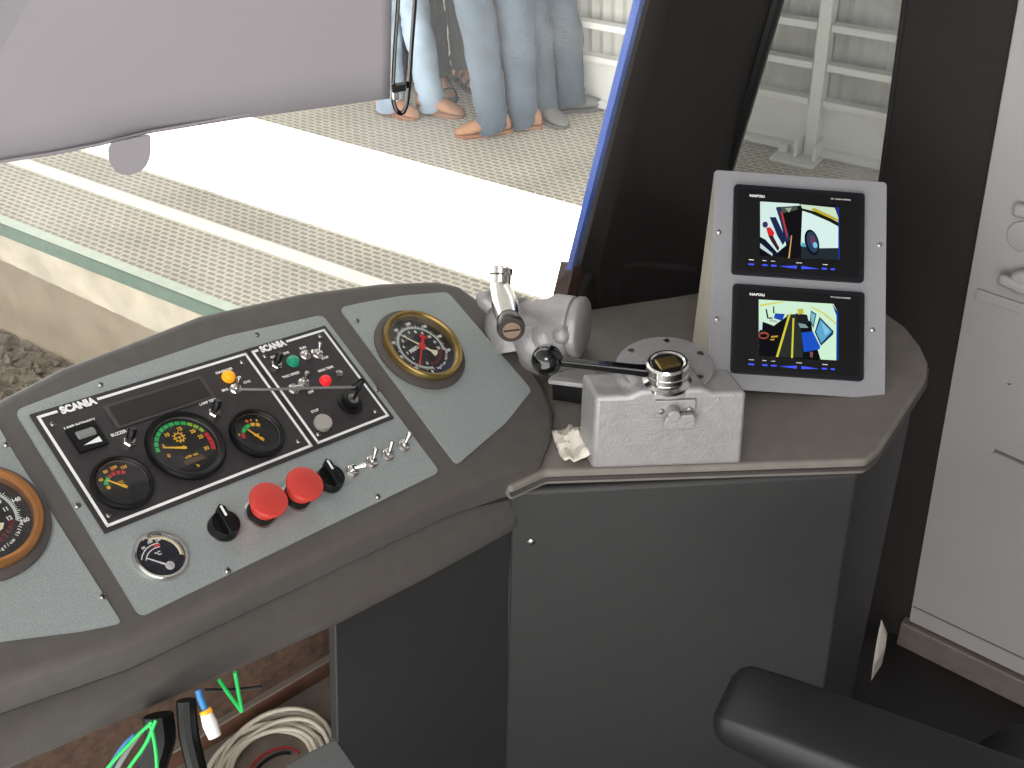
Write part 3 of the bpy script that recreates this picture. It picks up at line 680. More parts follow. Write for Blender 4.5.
# printed words
def word(x, y, t, sz=.0042):
    a_, c_ = K.uv(x, y, h2); return K.at(a_, c_, h2 + .0001), t, sz
for x, y, t, sz in ((80, 424, 'LAMP INTENSITY', .0040), (123, 432, 'BUZZER OFF', .0042), (208, 402, 'LAMP TEST', .0040), (224, 371, 'DIAGNOSIS', .0038), (247, 382, 'CHG', .0038), (225, 390, 'BRG', .0038),
                    (280, 355, 'STOP ENGINE', .0038), (303, 348, 'RUN', .0040), (325, 358, 'STOP', .0040), (291, 375, 'TWO SPEED', .0040), (326, 369, 'HIGH TEMP.', .0040), (311, 392, 'OFF', .0040), (315, 411, 'STOP', .0040)):
    a_, c_ = K.uv(x, y, h2); pr = MB(); pr.text(t, sz, WHITE, K.at(a_, c_, h2 + .0001), bold=.025); pr.build('lettering', con, smooth=0, label='small white printed words')
# lamps
def lamp(x, y, m, label, R=.0062):
    a_, c_ = K.uv(x, y, h2 + .003); M = K.at(a_, c_, h2); b = MB(); b.lathe([(R * 1.1, 0), (R * 1.1, .002), (R, .0025), (R * .95, .005), (R * .6, .0068), (R * .2, .0074)], m, M, 24); return b.build('indicator_lamp', con, label=label)
lamp(229, 376, ORNG, 'amber indicator lamp'); lamp(293.5, 360.5, GREENL, 'green indicator lamp'); lamp(326, 380, REDL, 'red indicator lamp', .0058)
a_, c_ = K.uv(323.5, 422, h2 + .004); b = MB(); b.lathe([(.0095, 0), (.0095, .004), (.0088, .006), (.0012, .0064)], mat('brushed_steel', (196, 192, 186), .35, .55), K.at(a_, c_, h2), 32); b.build('push_button', con, label='round steel push button')
b = MB(); a_, c_ = K.uv(339, 374, h2); b.lathe([(.0042, 0), (.004, .002), (.001, .003)], STEEL, K.at(a_, c_, h2), 16); b.build('indicator_lamp', con, label='small unlit lamp')
# black-capped small switches
def cap_switch(x, y):
    a_, c_ = K.uv(x, y, h2); M = K.at(a_, c_, h2); b = MB(); b.lathe([(.0060, 0), (.0060, .003), (.0045, .004)], CHROME, M, 6); b.lathe([(.0046, .004), (.0046, .006)], CHROME, M, 20)
    o = b.build('toggle_switch', con, smooth=30, label='small switch with black cap'); c = MB(); c.lathe([(.0038, .005), (.0042, .014), (.003, .016)], BLK, M @ Matrix.Rotation(-.35, 4, 'X') @ Matrix.Rotation(.2, 4, 'Y'), 18); c.build('cap', o)
for p in ((129, 443), (214, 414), (276, 366)): cap_switch(*p)
# metal toggles
def toggle(x, y, h, tilt, azi, s=1.0, label='chrome toggle switch'):
    a_, c_ = K.uv(x, y, h + .002); M = K.at(a_, c_, h) @ Matrix.Diagonal((s, s, s, 1)); b = MB(); b.lathe([(.0078, 0), (.0078, .0006)], STEEL, M, 24); b.lathe([(.0068, .0006), (.0068, .0036), (.006, .004)], CHROME, M, 6); b.lathe([(.0036, .004), (.0036, .0065), (.0030, .0072)], CHROME, M, 20)
    o = b.build('toggle_switch', con, smooth=30, label=label); L = M @ Matrix.Translation((0, 0, .0055)) @ Matrix.Rotation(azi, 4, 'Z') @ Matrix.Rotation(tilt, 4, 'Y')
    c = MB(); c.lathe([(.0018, 0), (.0021, .004), (.0029, .010), (.0030, .0125), (.0020, .0138)], CHROME, L, 16); c.build('lever', o)
pl_ = .0022
def row_label(i): return ['leftmost chrome toggle of the row, lever pointing right', 'second chrome toggle of the row', 'third chrome toggle of the row', 'rightmost chrome toggle of the row'][i]
for i, (x, y, az) in enumerate(((353, 470, 5), (372, 461, 58), (388, 454, 58), (404, 445, 40))):
    toggle(x, y, pl_, math.radians(38 if i else 62), math.radians(az if i else -22), .95, row_label(i))
toggle(236, 388, h2, .5, math.radians(60), .8, 'chrome toggle beside the amber lamp, wire hooked on it')
toggle(306, 354, h2, .6, math.radians(-80), .8, 'upper chrome toggle of the small panel'); toggle(318, 353, h2, .6, math.radians(70), .8, 'chrome toggle in the top corner of the small panel')
toggle(294, 388, h2, .8, math.radians(-50), .8, 'chrome toggle under the wire'); toggle(304, 382, h2, .35, math.radians(70), .8, 'chrome toggle with raised lever in the middle of the small panel')
# emergency mushrooms
def mush(x, y, label):
    a_, c_ = K.uv(x, y, .023); M = K.at(a_, c_, pl_); R = .0184
    b = MB(); b.lathe([(R * .30, .009), (R * .70, .009), (R * .72, .013), (R * .80, .0175), (R * .97, .0215), (R, .024), (R * .97, .0262), (R * .7, .0274), (R * .2, .0278)], RED, M, 44)
    o = b.build('emergency_button', con, smooth=60, origin=M.translation, label=label)
    c = MB(); c.lathe([(R * .86, 0), (R * .86, .0015), (R * .80, .002)], STEEL, M, 36); c.lathe([(R * .76, .002), (R * .76, .010)], BLK, M, 36); c.build('collar', o)
mush(267.5, 502, 'left red mushroom button'); mush(303.5, 486, 'right red mushroom button')
def knob(x, y, label):
    a_, c_ = K.uv(x, y, .006); M = K.at(a_, c_, pl_) ; R = .0140
    b = MB(); b.lathe([(R * 1.06, 0), (R * 1.06, .0012)], STEEL, M, 32); b.lathe([(R, .0012), (R * .97, .009), (R * .93, .0105)], BLK, M, 36)
    o = b.build('selector_knob', con, origin=M.translation, label=label, smooth=40)
    c = MB(); MM = M @ Matrix.Rotation(math.radians(-4), 4, 'Z'); c.prism([(-.0045, -R * .95), (.0045, -R * .95), (.0045, R * .95), (.0, R * 1.22), (-.0045, R * .95)], .0100, .0165, BLK, MM); c.build('grip', o, bevel=.001, smooth=30)
    c = MB(); c.box((-.0011, R * .25, .0165), (.0011, R * 1.02, .0170), WHITE, MM); c.build('pointer_mark', o, smooth=0)
knob(224, 526, 'black selector knob left of the red buttons'); knob(330, 479, 'black selector knob right of the red buttons')
# key switch
a_, c_ = K.uv(351, 402, h2 + .003); M = K.at(a_, c_, h2); b = MB()
b.lathe([(.0135, 0), (.0135, .002), (.0115, .003), (.0095, .003), (.0095, .008), (.0075, .009)], BLK, M, 36); b.lathe([(.006, .008), (.006, .0095)], STEEL, M, 24)
b.build('key_switch', con, label='black ignition key switch')
kt = root('ignition_key', M @ V((0, 0, .009)), 'black key standing in the ignition switch', 'key')
b = MB(); MK = M @ Matrix.Rotation(math.radians(35), 4, 'Z') ; b.box((-.004, -.0008, .004), (.004, .0008, .018), STEEL, MK); b.build('key_blade', kt, bevel=.0003)
b = MB(); b.prism(rrect(-.0085, -.0015, .0085, .0015, .001), .016, .034, BLK, MK); b.build('key_bow', kt, bevel=.002)
kr = M @ V((0, 0, .028)); kr = K.P(*K.uv(358, 384, .03), .03)
b = MB(); b.tube([kr + (K.u * math.cos(t) + K.n * math.sin(t)) * .0075 for t in [i * math.pi / 6 for i in range(13)]], .0016, BLK); b.build('key_ring', kt)
w0_, w1_ = K.uv(240, 388, .014), K.uv(355, 387, .03)
b = MB(); b.tube([K.P(*w0_, .012), K.P(*K.uv(265, 389.5, .018), .018), K.P(*K.uv(310, 388, .024), .024), K.P(*w1_, .03)], .0014, mat('grey_wire', (110, 108, 106), .4)); tag(b.build('wire_rod'), 'thin grey wire stretched from the amber lamp toggle to the key', 'wire')

# ================================================================== BRAKE CONTROLLER
bx = root('brake_controller', CF.P((onpl(666, 440, f0, fn_) - f0).dot(CF.u), 0), 'silver cast metal brake controller box on the ledge with black knobbed lever', 'brake controller')
F0 = f0 + fn_ * .000
def cf(x, y): q = onpl(x, y, F0, fn_) - f0; return (q.dot(CF.u), q.dot(CF.v))
xl, zb = cf(592, 472); xr = cf(742, 462)[0]; xlt, zt_ = cf(596, 396); xrt, zt2 = cf(747, 394); ztp = (zt_ + zt2) / 2; zb = LZ - f0.z
cl = cf(638, 391)[0]; cr_ = cf(707, 391)[0]; zc = cf(670, 390.5)[1]; raise_ = .007
DEP = .046
def yb(v): return v
o6 = -.000
M = CF.m
b = MB()
# main body lofted front to back
def bp(u, v, n): return CF.P(u, v, n)
sec = lambda n, s: [bp(xl + s, zb, n), bp(xr - s, zb, n), bp(xrt - s, ztp - s, n), bp(cr_ + .008, ztp - s * .5, n), bp(cr_ - .002, ztp + raise_, n), bp(cl + .004, ztp + raise_, n), bp(cl - .008, ztp - s * .5, n), bp(xlt + s, ztp - s, n)]
b.loft([sec(o6, .0), [p + CF.u * -.013 for p in sec(o6 - DEP, .0)]], SILVER)
b.build('body', bx, bevel=.005, bseg=4, smooth=35, label='rough silver cast box')
# back drum and disc
dc = onz(666, 367, LZ + ztp - zb); dc = onpl(665, 364, V((0, 0, LZ + (ztp - zb) + .004)), V((0, 0, 1)))
b = MB(); MD = Matrix.Translation((dc.x, dc.y, 0)); RD = .054; zt3 = dc.z
b.lathe([(RD * .62, LZ), (RD * .62, zt3 - .008)], SILVER, MD, 48); b.lathe([(RD, zt3 - .008), (RD, zt3 - .001), (RD * .98, zt3)], SILVER, MD, 56); b.lathe([(RD * .5, zt3), (RD * .46, zt3 + .003)], SILVER, MD, 40)
b.build('flange', bx, smooth=35, label='round silver flange behind the box')
for k in range(6):
    t = math.radians(k * 60 + 20); b = MB(); b.lathe([(.0035, zt3), (.0035, zt3 + .0015)], STEEL, MD @ Matrix.Translation((RD * .82 * math.cos(t), RD * .82 * math.sin(t), 0)), 12); b.build('screw', bx)
# cap
zcap = LZ + (ztp - zb) + raise_
cc = onz(667, 377, zcap)
cc = onpl(667, 379, V((0, 0, zcap + .0)), V((0, 0, 1)))
MC = Matrix.Translation((cc.x, cc.y, zcap))
b = MB(); b.lathe([(.0265, -.004), (.0265, .0), (.022, .002), (.0205, .003), (.0205, .005), (.023, .006), (.023, .011), (.0215, .012), (.023, .013), (.023, .021), (.021, .0235), (.019, .0235), (.017, .022)], CHROME, MC, 44)
b.build('spindle_cap', bx, smooth=35, label='polished steel cap on top')
b = MB(); b.box((-.0115, -.0085, .0222), (.0115, .0085, .0235), BRASS, MC @ Matrix.Rotation(.25, 4, 'Z')); b.build('brass_key_plate', bx, smooth=0, bevel=.001)
# lever and knob
hz = zcap + .014
lv0 = onz(646, 371, hz); lv1 = onz(560, 364, hz)
kc = onz(547, 360, hz + .002)
dv = (kc - lv0).normalized(); pv = V((-dv.y, dv.x, 0))
b = MB(); rings = []
for t, wv, hv in ((-.06, .004, .004), (.0, .006, .005), (.1, .0055, .0045), (.8, .0045, .004), (1.0, .004, .004)):
    p = lv0 + (kc - lv0) * t; rings.append([p - pv * wv - V((0, 0, hv)), p + pv * wv - V((0, 0, hv)), p + pv * wv + V((0, 0, hv)), p - pv * wv + V((0, 0, hv))])
b.loft(rings, BLKG); b.build('lever', bx, bevel=.0015, smooth=35, label='black flat lever')
b = MB(); b.ball(kc, .0175, BLKG); b.build('knob', bx, smooth=80, label='glossy black ball knob')
# latch on the front
q = cf(675, 407); MF = CF.at(q[0], q[1], o6) @ Matrix.Diagonal((1.15, 1.2, 1.2, 1))
b = MB(); b.box((-.019, -.0095, 0), (.019, .0095, .003), SILVER, MF); b.lathe([(.003, .003), (.0028, .005)], STEEL, MF @ Matrix.Translation((-.013, -.002, 0)), 16); b.lathe([(.003, .003), (.0028, .005)], STEEL, MF @ Matrix.Translation((.013, -.001, 0)), 16)
la_ = b.build('latch', bx, bevel=.001, smooth=30)
b = MB(); b.prism(fillet([(-.013, -.019), (.015, -.019), (.017, -.013), (.015, -.003), (-.009, -.004), (-.013, -.010)], .002), .005, .010, SILVER, MF @ Matrix.Translation((.002, .001, 0))); b.lathe([(.006, .003), (.006, .013)], SILVER, MF @ Matrix.Translation((-.002, -.001, 0)), 20)
b.build('tumbler', la_, bevel=.0012, smooth=35)
# cast arc and lines
b = MB(); pts = []
for px, py in ((632, 420), (655, 419), (690, 418), (700, 414), (712, 406), (719, 398)): q = cf(px, py); pts.append(bp(q[0], q[1], o6))
b.tube(pts, .0011, SILVER); b.build('casting_line', bx)
# side holes
for px, py in ((585.5, 401), (584.5, 432)):
    n_ = -CF.u; q = onpl(px, py, bp(xl, 0, 0), CF.u); FS = Frame(CF.n, V((0, 0, 1)), q)
    b = MB(); arc_band(b, FS.m @ Matrix.Rotation(math.pi, 4, 'Y'), .007, .0095, 0, 360, .0006, STEEL, 24); b.lathe([(.007, 0), (.007, .0004)], BLK, FS.m @ Matrix.Rotation(math.pi, 4, 'Y'), 24); b.build('screw_port', bx, smooth=0)
# plate left of the box; a black block stands in for the dark gap
b = MB(); pz = LZ + .060
pp = [onz(x, y, pz) for x, y in ((553, 373), (590, 366), (600, 378), (598, 386), (548, 380))]
b.prism([(p.x, p.y) for p in pp], pz - .006, pz, SILVER); b.build('side_bracket', bx, bevel=.001, smooth=30)
pp = [onz(x, y, pz - .006) for x, y in ((552, 378), (592, 384), (592, 376), (560, 370))]
b = MB(); b.prism([(p.x, p.y) for p in pp], LZ + .022, pz - .007, BLK); b.build('dark_gap_block', bx, smooth=0, label='black block standing in for the dark gap beside the box')
# rag
b = MB(); c = onz(574, 441, LZ + .01); vs = []; fs = []; N = 14
for i in range(N + 1):
    for j in range(N + 1):
        u = (i / N - .5) * .040; v = (j / N - .5) * .062; h = .012 + .014 * noise.noise(V((u * 60, v * 50, 3))) + .01 * abs(noise.noise(V((u * 120, v * 120, 1)))) - .02 * max(abs(i / N - .5), abs(j / N - .5)) ** 2 * 2
        vs.append(V((c.x, c.y, LZ)) + V((u - .2 * v, v, max(h, .0015))))
for i in range(N):
    for j in range(N): a_ = i * (N + 1) + j; fs.append((a_, a_ + 1, a_ + N + 2, a_ + N + 1))
b.add(vs, fs, PAPER); tag(b.build('cleaning_rag', smooth=30, solid=.0015), 'crumpled pale rag wedged between the console and the silver box', 'rag')

# ================================================================== AIR VALVE behind the console
def wp_(x, y, t): return at(x, y, t)
T0 = 1.36
vz = onz(575, 352, LZ)
av = root('air_valve', (vz.x, vz.y, LZ), 'silver cast brake valve with upright handle behind the console', 'brake valve')
c1 = wp_(574, 322, 1.33); axd = (wp_(583, 321, 1.30) - wp_(530, 327, 1.38))
axd = V((.9, -.35, .03)).normalized()
def axm(p, d):
    return Matrix.Translation(p) @ d.to_track_quat('Z', 'Y').to_matrix().to_4x4()
b = MB(); c1 = wp_(562, 325, 1.34)
b.lathe([(.018, -.075), (.022, -.05), (.025, -.035), (.030, -.02), (.036, -.010), (.036, .012), (.033, .014), (.033, .017), (.0365, .018), (.0365, .024), (.034, .027), (.012, .029)], SILVER, axm(c1, axd), 44)
b.tube([wp_(500, 318, 1.37), wp_(520, 322, 1.37), wp_(548, 330, 1.36)], [.034, .03, .024], SILVER, seg=20)
b.tube([wp_(508, 300, 1.37), wp_(510, 325, 1.37), wp_(514, 352, 1.37)], [.024, .032, .030], SILVER, seg=20)
b.tube([wp_(566, 335, 1.35), vz + V((0, 0, .03)), vz], [.014, .013, .013], SILVER, seg=16)
b.tube([wp_(530, 332, 1.35), wp_(535, 350, 1.35), onz(536, 372, LZ)], [.026, .022, .022], SILVER, seg=18)
b.ball(wp_(545, 337, 1.33), .018, SILVER); b.ball(wp_(562, 334, 1.31), .012, SILVER)
b.build('valve_body', av, smooth=50, label='rough silver valve casting')
b = MB(); b.tube([wp_(484, 292, 1.36), wp_(486, 300, 1.36), wp_(493, 306, 1.36)], [.009, .012, .012], SILVER, seg=14); b.build('side_lug', av)
b = MB(); h0_ = wp_(501, 291, 1.335); h1_ = wp_(511.5, 330, 1.255)
b.tube([h0_, h0_ * .6 + h1_ * .4, h0_ * .25 + h1_ * .75], [.013, .0155, .0135], CHROME, seg=24, smooth=False); o = b.build('handle', av, smooth=60, label='polished steel handle')
hd = (h1_ - h0_).normalized()
b = MB(); b.lathe([(.0135, -.022), (.0155, -.012), (.0160, -.003), (.0150, .0)], mat('dark_steel', (60, 56, 54), .3, .8), axm(h1_, hd), 32); b.lathe([(.0100, 0), (.0100, .0012)], mat('dull_bronze', (128, 108, 92), .4, .6), axm(h1_, hd), 28); b.box((-.009, -.001, .0012), (.009, .001, .0015), BLK, axm(h1_, hd)); b.build('handle_cap', o)
b = MB(); tp = wp_(501, 272, 1.35); tb = wp_(500, 294, 1.35); td = (tp - tb).normalized(); b.lathe([(.0125, 0), (.0125, .022), (.014, .024), (.014, .030), (.0125, .031), (.005, .0315)], CHROME, axm(tb, td), 28)
for k in range(7): t = k * .897; b.lathe([(.002, .0315), (.002, .033)], STEEL, axm(tb, td) @ Matrix.Translation((.008 * math.cos(t), .008 * math.sin(t), 0)), 8)
b.build('top_cap', av, smooth=35, label='ribbed steel cap of the handle')

# ================================================================== MONITOR STAND
s2 = 1.142
MO = CAM + (V((0.31041625, 1.0159679, 0.95519827)) - CAM) * s2
MS = Frame(V((.992, -.039, -.123)), V((.115, .705, .7)), MO); hw, hh_ = .18811 * s2 / 2, .2370 * s2 / 2
ms = root('monitor_stand', (MO.x, MO.y, LZ), 'sloping silver sheet metal stand holding two small monitors on the ledge', 'monitor stand')
b = MB(); b.prism(rrect(-hw, -hh_, hw, hh_, .005), -.003, 0, MONPLATE, MS.m); b.build('face_plate', ms, smooth=0, bevel=.0006, label='silver speckled face plate')
tlp = MS.P(-hw + .001, hh_ - .002, -.003); blp = MS.P(-hw + .001, -hh_ + .001, -.003); trp = MS.P(hw - .001, hh_ - .002, -.003); brp = MS.P(hw - .001, -hh_ + .001, -.003)
rbl = onz(692, 352, LZ); rbl.z = LZ + .001; rbr = rbl + (brp - blp); rbr.z = LZ + .001
fbl = blp.copy(); fbl.z = LZ + .001; fbr = brp.copy(); fbr.z = LZ + .001
BEI = mat('stand_side_paint', (168, 162, 150), .55, .1, .05, 40)
def slab(pts, name, m, t=.002, par=ms):
    n_ = (pts[1] - pts[0]).cross(pts[2] - pts[0]).normalized(); b = MB(); b.loft([[p - n_ * t / 2 for p in pts], [p + n_ * t / 2 for p in pts]], m); return b.build(name, par, smooth=0)
slab([tlp, rbl, fbl, blp], 'side_plate', BEI); slab([trp, brp, fbr, rbr], 'side_plate', BEI); slab([tlp, trp, rbr, rbl], 'back_plate', BEI)
for x, y in ((719, 232), (717, 319), (880, 245), (873, 330)):
    a_, c_ = MS.uv(x, y); b = MB(); b.lathe([(.003, 0), (.003, .0008), (.001, .0018)], STEEL, MS.at(a_, c_, 0), 14); b.build('screw', ms)
# monitors
def EM(c, s=1.0):
    n = 'screen_%d_%d_%d' % c
    if n in MATS: return MATS[n]
    M_ = bpy.data.materials.new(n); M_.use_nodes = True; nt = M_.node_tree; nt.nodes.clear()
    e = nt.nodes.new('ShaderNodeEmission'); e.inputs[0].default_value = lin(c); e.inputs[1].default_value = s * .62; o_ = nt.nodes.new('ShaderNodeOutputMaterial'); nt.links.new(e.outputs[0], o_.inputs[0]); MATS[n] = M_; return M_
def monitor(c4, label, pic, zo):
    q = [MS.uv(x, y, .006) for x, y in c4]
    x0 = (q[0][0] + q[3][0]) / 2; x1 = (q[1][0] + q[2][0]) / 2; y1 = (q[0][1] + q[1][1]) / 2; y0 = (q[2][1] + q[3][1]) / 2
    w, h = x1 - x0, y1 - y0; r = root('video_monitor', MS.P((x0 + x1) / 2, (y0 + y1) / 2), label, 'monitor', 'small video monitors in the silver stand')
    b = MB(); b.prism(rrect(x0, y0, x1, y1, .004), .0, .006, mat('monitor_bezel', (15, 15, 24), .5, spec=.3), MS.m)
    b.prism(rrect(x0 + .004, y0 + .005, x1 - .006, y1 - .005, .002), .006, .0064, BLK, MS.m)
    b.build('bezel', r, smooth=0, bevel=.0012, label='black plastic bezel')
    # picture: unit coordinates of the crop of the photograph, 0..1024 x 0..764 over the monitor's region
    def S_(px, py): 
        return MS.uv(728 + px / 7.211, zo + py / 7.211, .0066)
    k = [0]
    sc_ = MB()
    def P_(pts, col):
        k[0] += 1; sc_.prism([S_(*p) for p in pts], .0064, .0066 + k[0] * .000012, EM(col), MS.m)
    pic(P_); sc_.build('screen', r, smooth=0, label='lit camera picture')
    # lettering and buttons
    t = MB(); a_ = S_(210, 116 if zo == 180 else 106); t.text('NAPOLI', .0042, WHITE, MS.at(a_[0], a_[1], .0065), bold=.04, width=1.25); t.build('lettering', r, smooth=0); t = MB()
    a_ = S_(812, 140 if zo == 180 else 128); t.text('TFT COLOR MONITOR', .0024, WHITE, MS.at(a_[0], a_[1], .0065), bold=.0, width=1.0); t.build('lettering', r, smooth=0)
    for (xx, ww) in ((168, 46), (262, 36), (325, 36), (512, 52), (700, 46)): a_ = S_(xx, 575 + (xx - 168) * .065); t = MB(); t.box((-ww / 16000 * 1.1, -.0004, 0), (ww / 16000 * 1.1, .0004, .0002), WHITE, MS.at(a_[0], a_[1], .0064)); t.build('button_caption', r, smooth=0)
    ub_ = EM((70, 90, 240), 1.0)
    for (xx, ww) in ((168, 50), (266, 44), (330, 48), (695, 46), (755, 36)):
        a_ = S_(xx, 608 + (xx - 168) * .06); t = MB(); t.box((-ww / 14400, -.001, 0), (ww / 14400, .001, .0006), ub_, MS.at(a_[0], a_[1], .0064)); t.build('button', r, smooth=0)
    t = MB(); e0_, e1_, e2_ = S_(370, 622), S_(495, 618), S_(495, 640); t.prism([e0_, e1_, e2_], .0064, .0069, ub_, MS.m); t.build('button', r, smooth=0)
    t = MB(); e0_, e1_, e2_ = S_(655, 640), S_(530, 620), S_(530, 642); t.prism([e0_, e1_, e2_], .0064, .0069, ub_, MS.m); t.build('button', r, smooth=0)
def circ_(cx, cy, rx, ry, n=20, rot=0):
    return [(cx + rx * math.cos(2 * math.pi * i / n) * math.cos(rot) - ry * math.sin(2 * math.pi * i / n) * math.sin(rot), cy + rx * math.cos(2 * math.pi * i / n) * math.sin(rot) + ry * math.sin(2 * math.pi * i / n) * math.cos(rot)) for i in range(n)]
def pic1(P_):
    P_([(228, 152), (795, 185), (805, 250), (800, 575), (228, 545)], (18, 18, 22))
    P_([(232, 155), (515, 172), (520, 200), (350, 195), (420, 470), (330, 545), (232, 430)], (205, 228, 222))
    P_([(536, 215), (795, 328), (795, 490), (655, 492), (525, 470)], (208, 232, 226))
    P_([(520, 175), (770, 200), (795, 270), (795, 305), (660, 235), (536, 205)], (196, 218, 190))
    P_([(536, 205), (660, 235), (795, 312), (795, 335), (660, 262), (536, 222)], (30, 30, 20))
    P_([(620, 200), (790, 280), (795, 300), (700, 260), (600, 215)], (180, 165, 50))
    P_([(350, 195), (520, 185), (530, 300), (520, 560), (440, 565), (420, 440)], (20, 18, 20))
    P_([(345, 200), (375, 200), (450, 430), (425, 450)], (40, 50, 90))
    P_([(378, 225), (392, 225), (430, 400), (425, 420)], (190, 50, 50))
    P_([(455, 400), (462, 400), (444, 565), (434, 565)], (205, 160, 90))
    P_([(300, 268), (345, 268), (420, 430), (395, 470), (355, 400)], (30, 40, 80))
    P_(circ_(268, 322, 20, 22), (60, 50, 90))
    P_([(275, 345), (305, 340), (335, 380), (325, 410), (290, 400)], (205, 40, 45))
    P_([(290, 400), (325, 405), (370, 490), (360, 515), (310, 440)], (60, 30, 45))
    P_([(232, 410), (270, 430), (370, 540), (330, 555), (232, 460)], (20, 25, 45))
    P_([(232, 455), (320, 530), (320, 548), (232, 490)], (190, 205, 210))
    P_([(528, 470), (655, 492), (795, 492), (800, 575), (528, 565)], (34, 44, 50))
    P_([(530, 450), (570, 460), (575, 485), (528, 480)], (80, 170, 190))
    P_(circ_(605, 450, 50, 95, 24, -.25), (16, 18, 26)); P_(circ_(608, 448, 38, 78, 24, -.25), (44, 62, 90)); P_(circ_(612, 440, 18, 45, 18, -.25), (100, 60, 80)); P_(circ_(628, 470, 16, 22, 18, -.25), (120, 190, 220))
    P_([(380, 195), (500, 185), (500, 215), (390, 240)], (70, 80, 70)); P_([(410, 205), (460, 200), (440, 235)], (150, 165, 150))
    P_([(778, 190), (800, 200), (806, 575), (796, 575), (796, 260)], (30, 50, 150))
def pic2(P_):
    P_([(222, 140), (760, 172), (795, 240), (795, 580), (222, 545)], (200, 232, 205))
    P_([(250, 300), (330, 330), (440, 250), (480, 250), (600, 300), (610, 380), (670, 580), (222, 545), (222, 380)], (18, 18, 22))
    P_([(425, 250), (490, 245), (530, 380), (540, 560), (350, 555), (400, 380)], (42, 46, 44))
    P_([(435, 250), (455, 235), (362, 555), (345, 555)], (205, 196, 60)); P_([(466, 275), (478, 275), (468, 562), (454, 562)], (205, 196, 60))
    P_([(340, 240), (410, 245), (390, 295), (330, 275)], (35, 70, 170)); P_([(490, 240), (570, 250), (585, 310), (500, 330)], (30, 32, 36)); P_([(500, 210), (540, 205), (548, 240), (505, 250)], (190, 180, 60))
    P_([(505, 310), (560, 320), (580, 345), (520, 345)], (120, 150, 150))
    P_([(530, 380), (610, 370), (665, 480), (660, 500), (545, 520)], (30, 80, 190))
    P_([(660, 265), (762, 370), (755, 395), (670, 475), (625, 375)], (20, 50, 80)); P_([(665, 285), (750, 372), (672, 455), (635, 375)], (90, 160, 200)); P_([(672, 300), (735, 370), (700, 400)], (130, 190, 215))
    P_([(598, 220), (638, 245), (615, 350), (590, 290)], (30, 70, 100)); P_([(600, 232), (630, 250), (612, 330), (596, 285)], (120, 180, 190))
    P_([(222, 300), (250, 300), (245, 360), (222, 360)], (190, 220, 215))
    P_([(270, 210), (280, 210), (292, 270), (320, 270), (320, 280), (282, 278)], (25, 30, 50)); P_([(325, 190), (333, 190), (335, 240), (325, 240)], (25, 30, 50))
    P_([(300, 280), (350, 290), (360, 310), (300, 300)], (170, 190, 180))
    P_(circ_(257, 400, 38, 26), (150, 70, 60)); P_(circ_(257, 402, 28, 14), (18, 18, 22)); P_([(310, 405), (360, 400), (358, 412), (312, 416)], (190, 150, 50)); P_([(305, 425), (335, 425), (335, 434), (305, 434)], (190, 150, 50))
    P_([(230, 175), (400, 155), (400, 162), (232, 190)], (210, 205, 90)); P_([(600, 190), (700, 240), (790, 320), (790, 332), (690, 250), (598, 198)], (205, 205, 110))
    P_([(752, 172), (795, 240), (795, 580), (780, 580), (782, 260)], (20, 60, 150))
    P_([(590, 515), (612, 520), (610, 560), (592, 555)], (120, 80, 80))
monitor([(734, 184), (865, 193), (864, 282), (733, 274)], 'upper small monitor in the silver stand, showing the outside of the vehicle', pic1, 180)
monitor([(733, 283.5), (865, 292), (863.5, 381), (732, 372.5)], 'lower small monitor in the silver stand, showing the aisle between seats', pic2, 280)

# ================================================================== BLIND and cord
zb_ = 1.2
b0 = onz(0, 166, zb_); b1 = onz(390, 97, zb_); bd = (b1 - b0).normalized()
BF = Frame(bd, V((0, 0, 1)), b1)
tR = BF.uv(392, -60); L0 = BF.uv(-160, 190)
bl = root('sun_blind', BF.P(-.3, .5), 'grey purple fabric sun blind pulled down over the windscreen', 'sun blind')
bot = [BF.uv(x, y) for x, y in ((0, 165), (50, 157), (100, 147.5), (150, 135), (250, 117), (330, 106), (389, 97))]
VTB = .95
tx = tR[0] + (tR[0] - bot[-1][0]) * (VTB - tR[1]) / (tR[1] - bot[-1][1]) * .3
b = MB(); xs = [bot[0][0] - .35] + [p[0] for p in bot]; ys = [bot[0][1] - .01] + [p[1] for p in bot]; NV = 26; vs = []; fs = []
cols = []
for i in range(len(xs) - 1):
    for k in range(6): cols.append((xs[i] + (xs[i + 1] - xs[i]) * k / 6, ys[i] + (ys[i + 1] - ys[i]) * k / 6))
cols.append((xs[-1], ys[-1]))
for (x, y) in cols:
    for j in range(NV + 1):
        v = y + (VTB - y) * j / NV; xx = x + (tR[0] - bot[-1][0]) * min(1, (v - y) / (tR[1] - bot[-1][1])) * max(0, 1 - abs(x - xs[-1]) / .2)
        h = .004 * math.sin(x * 9 + 1) * math.cos(v * 3) + .002 * noise.noise(V((x * 12, v * 8, 0)))
        vs.append(BF.P(xx, v, h))
m_ = NV + 1
for i in range(len(cols) - 1):
    for j in range(NV): a_ = i * m_ + j; fs.append((a_, a_ + 1, a_ + m_ + 1, a_ + m_))
b.add(vs, fs, BLIND); b.build('fabric', bl, smooth=60, solid=.0015)
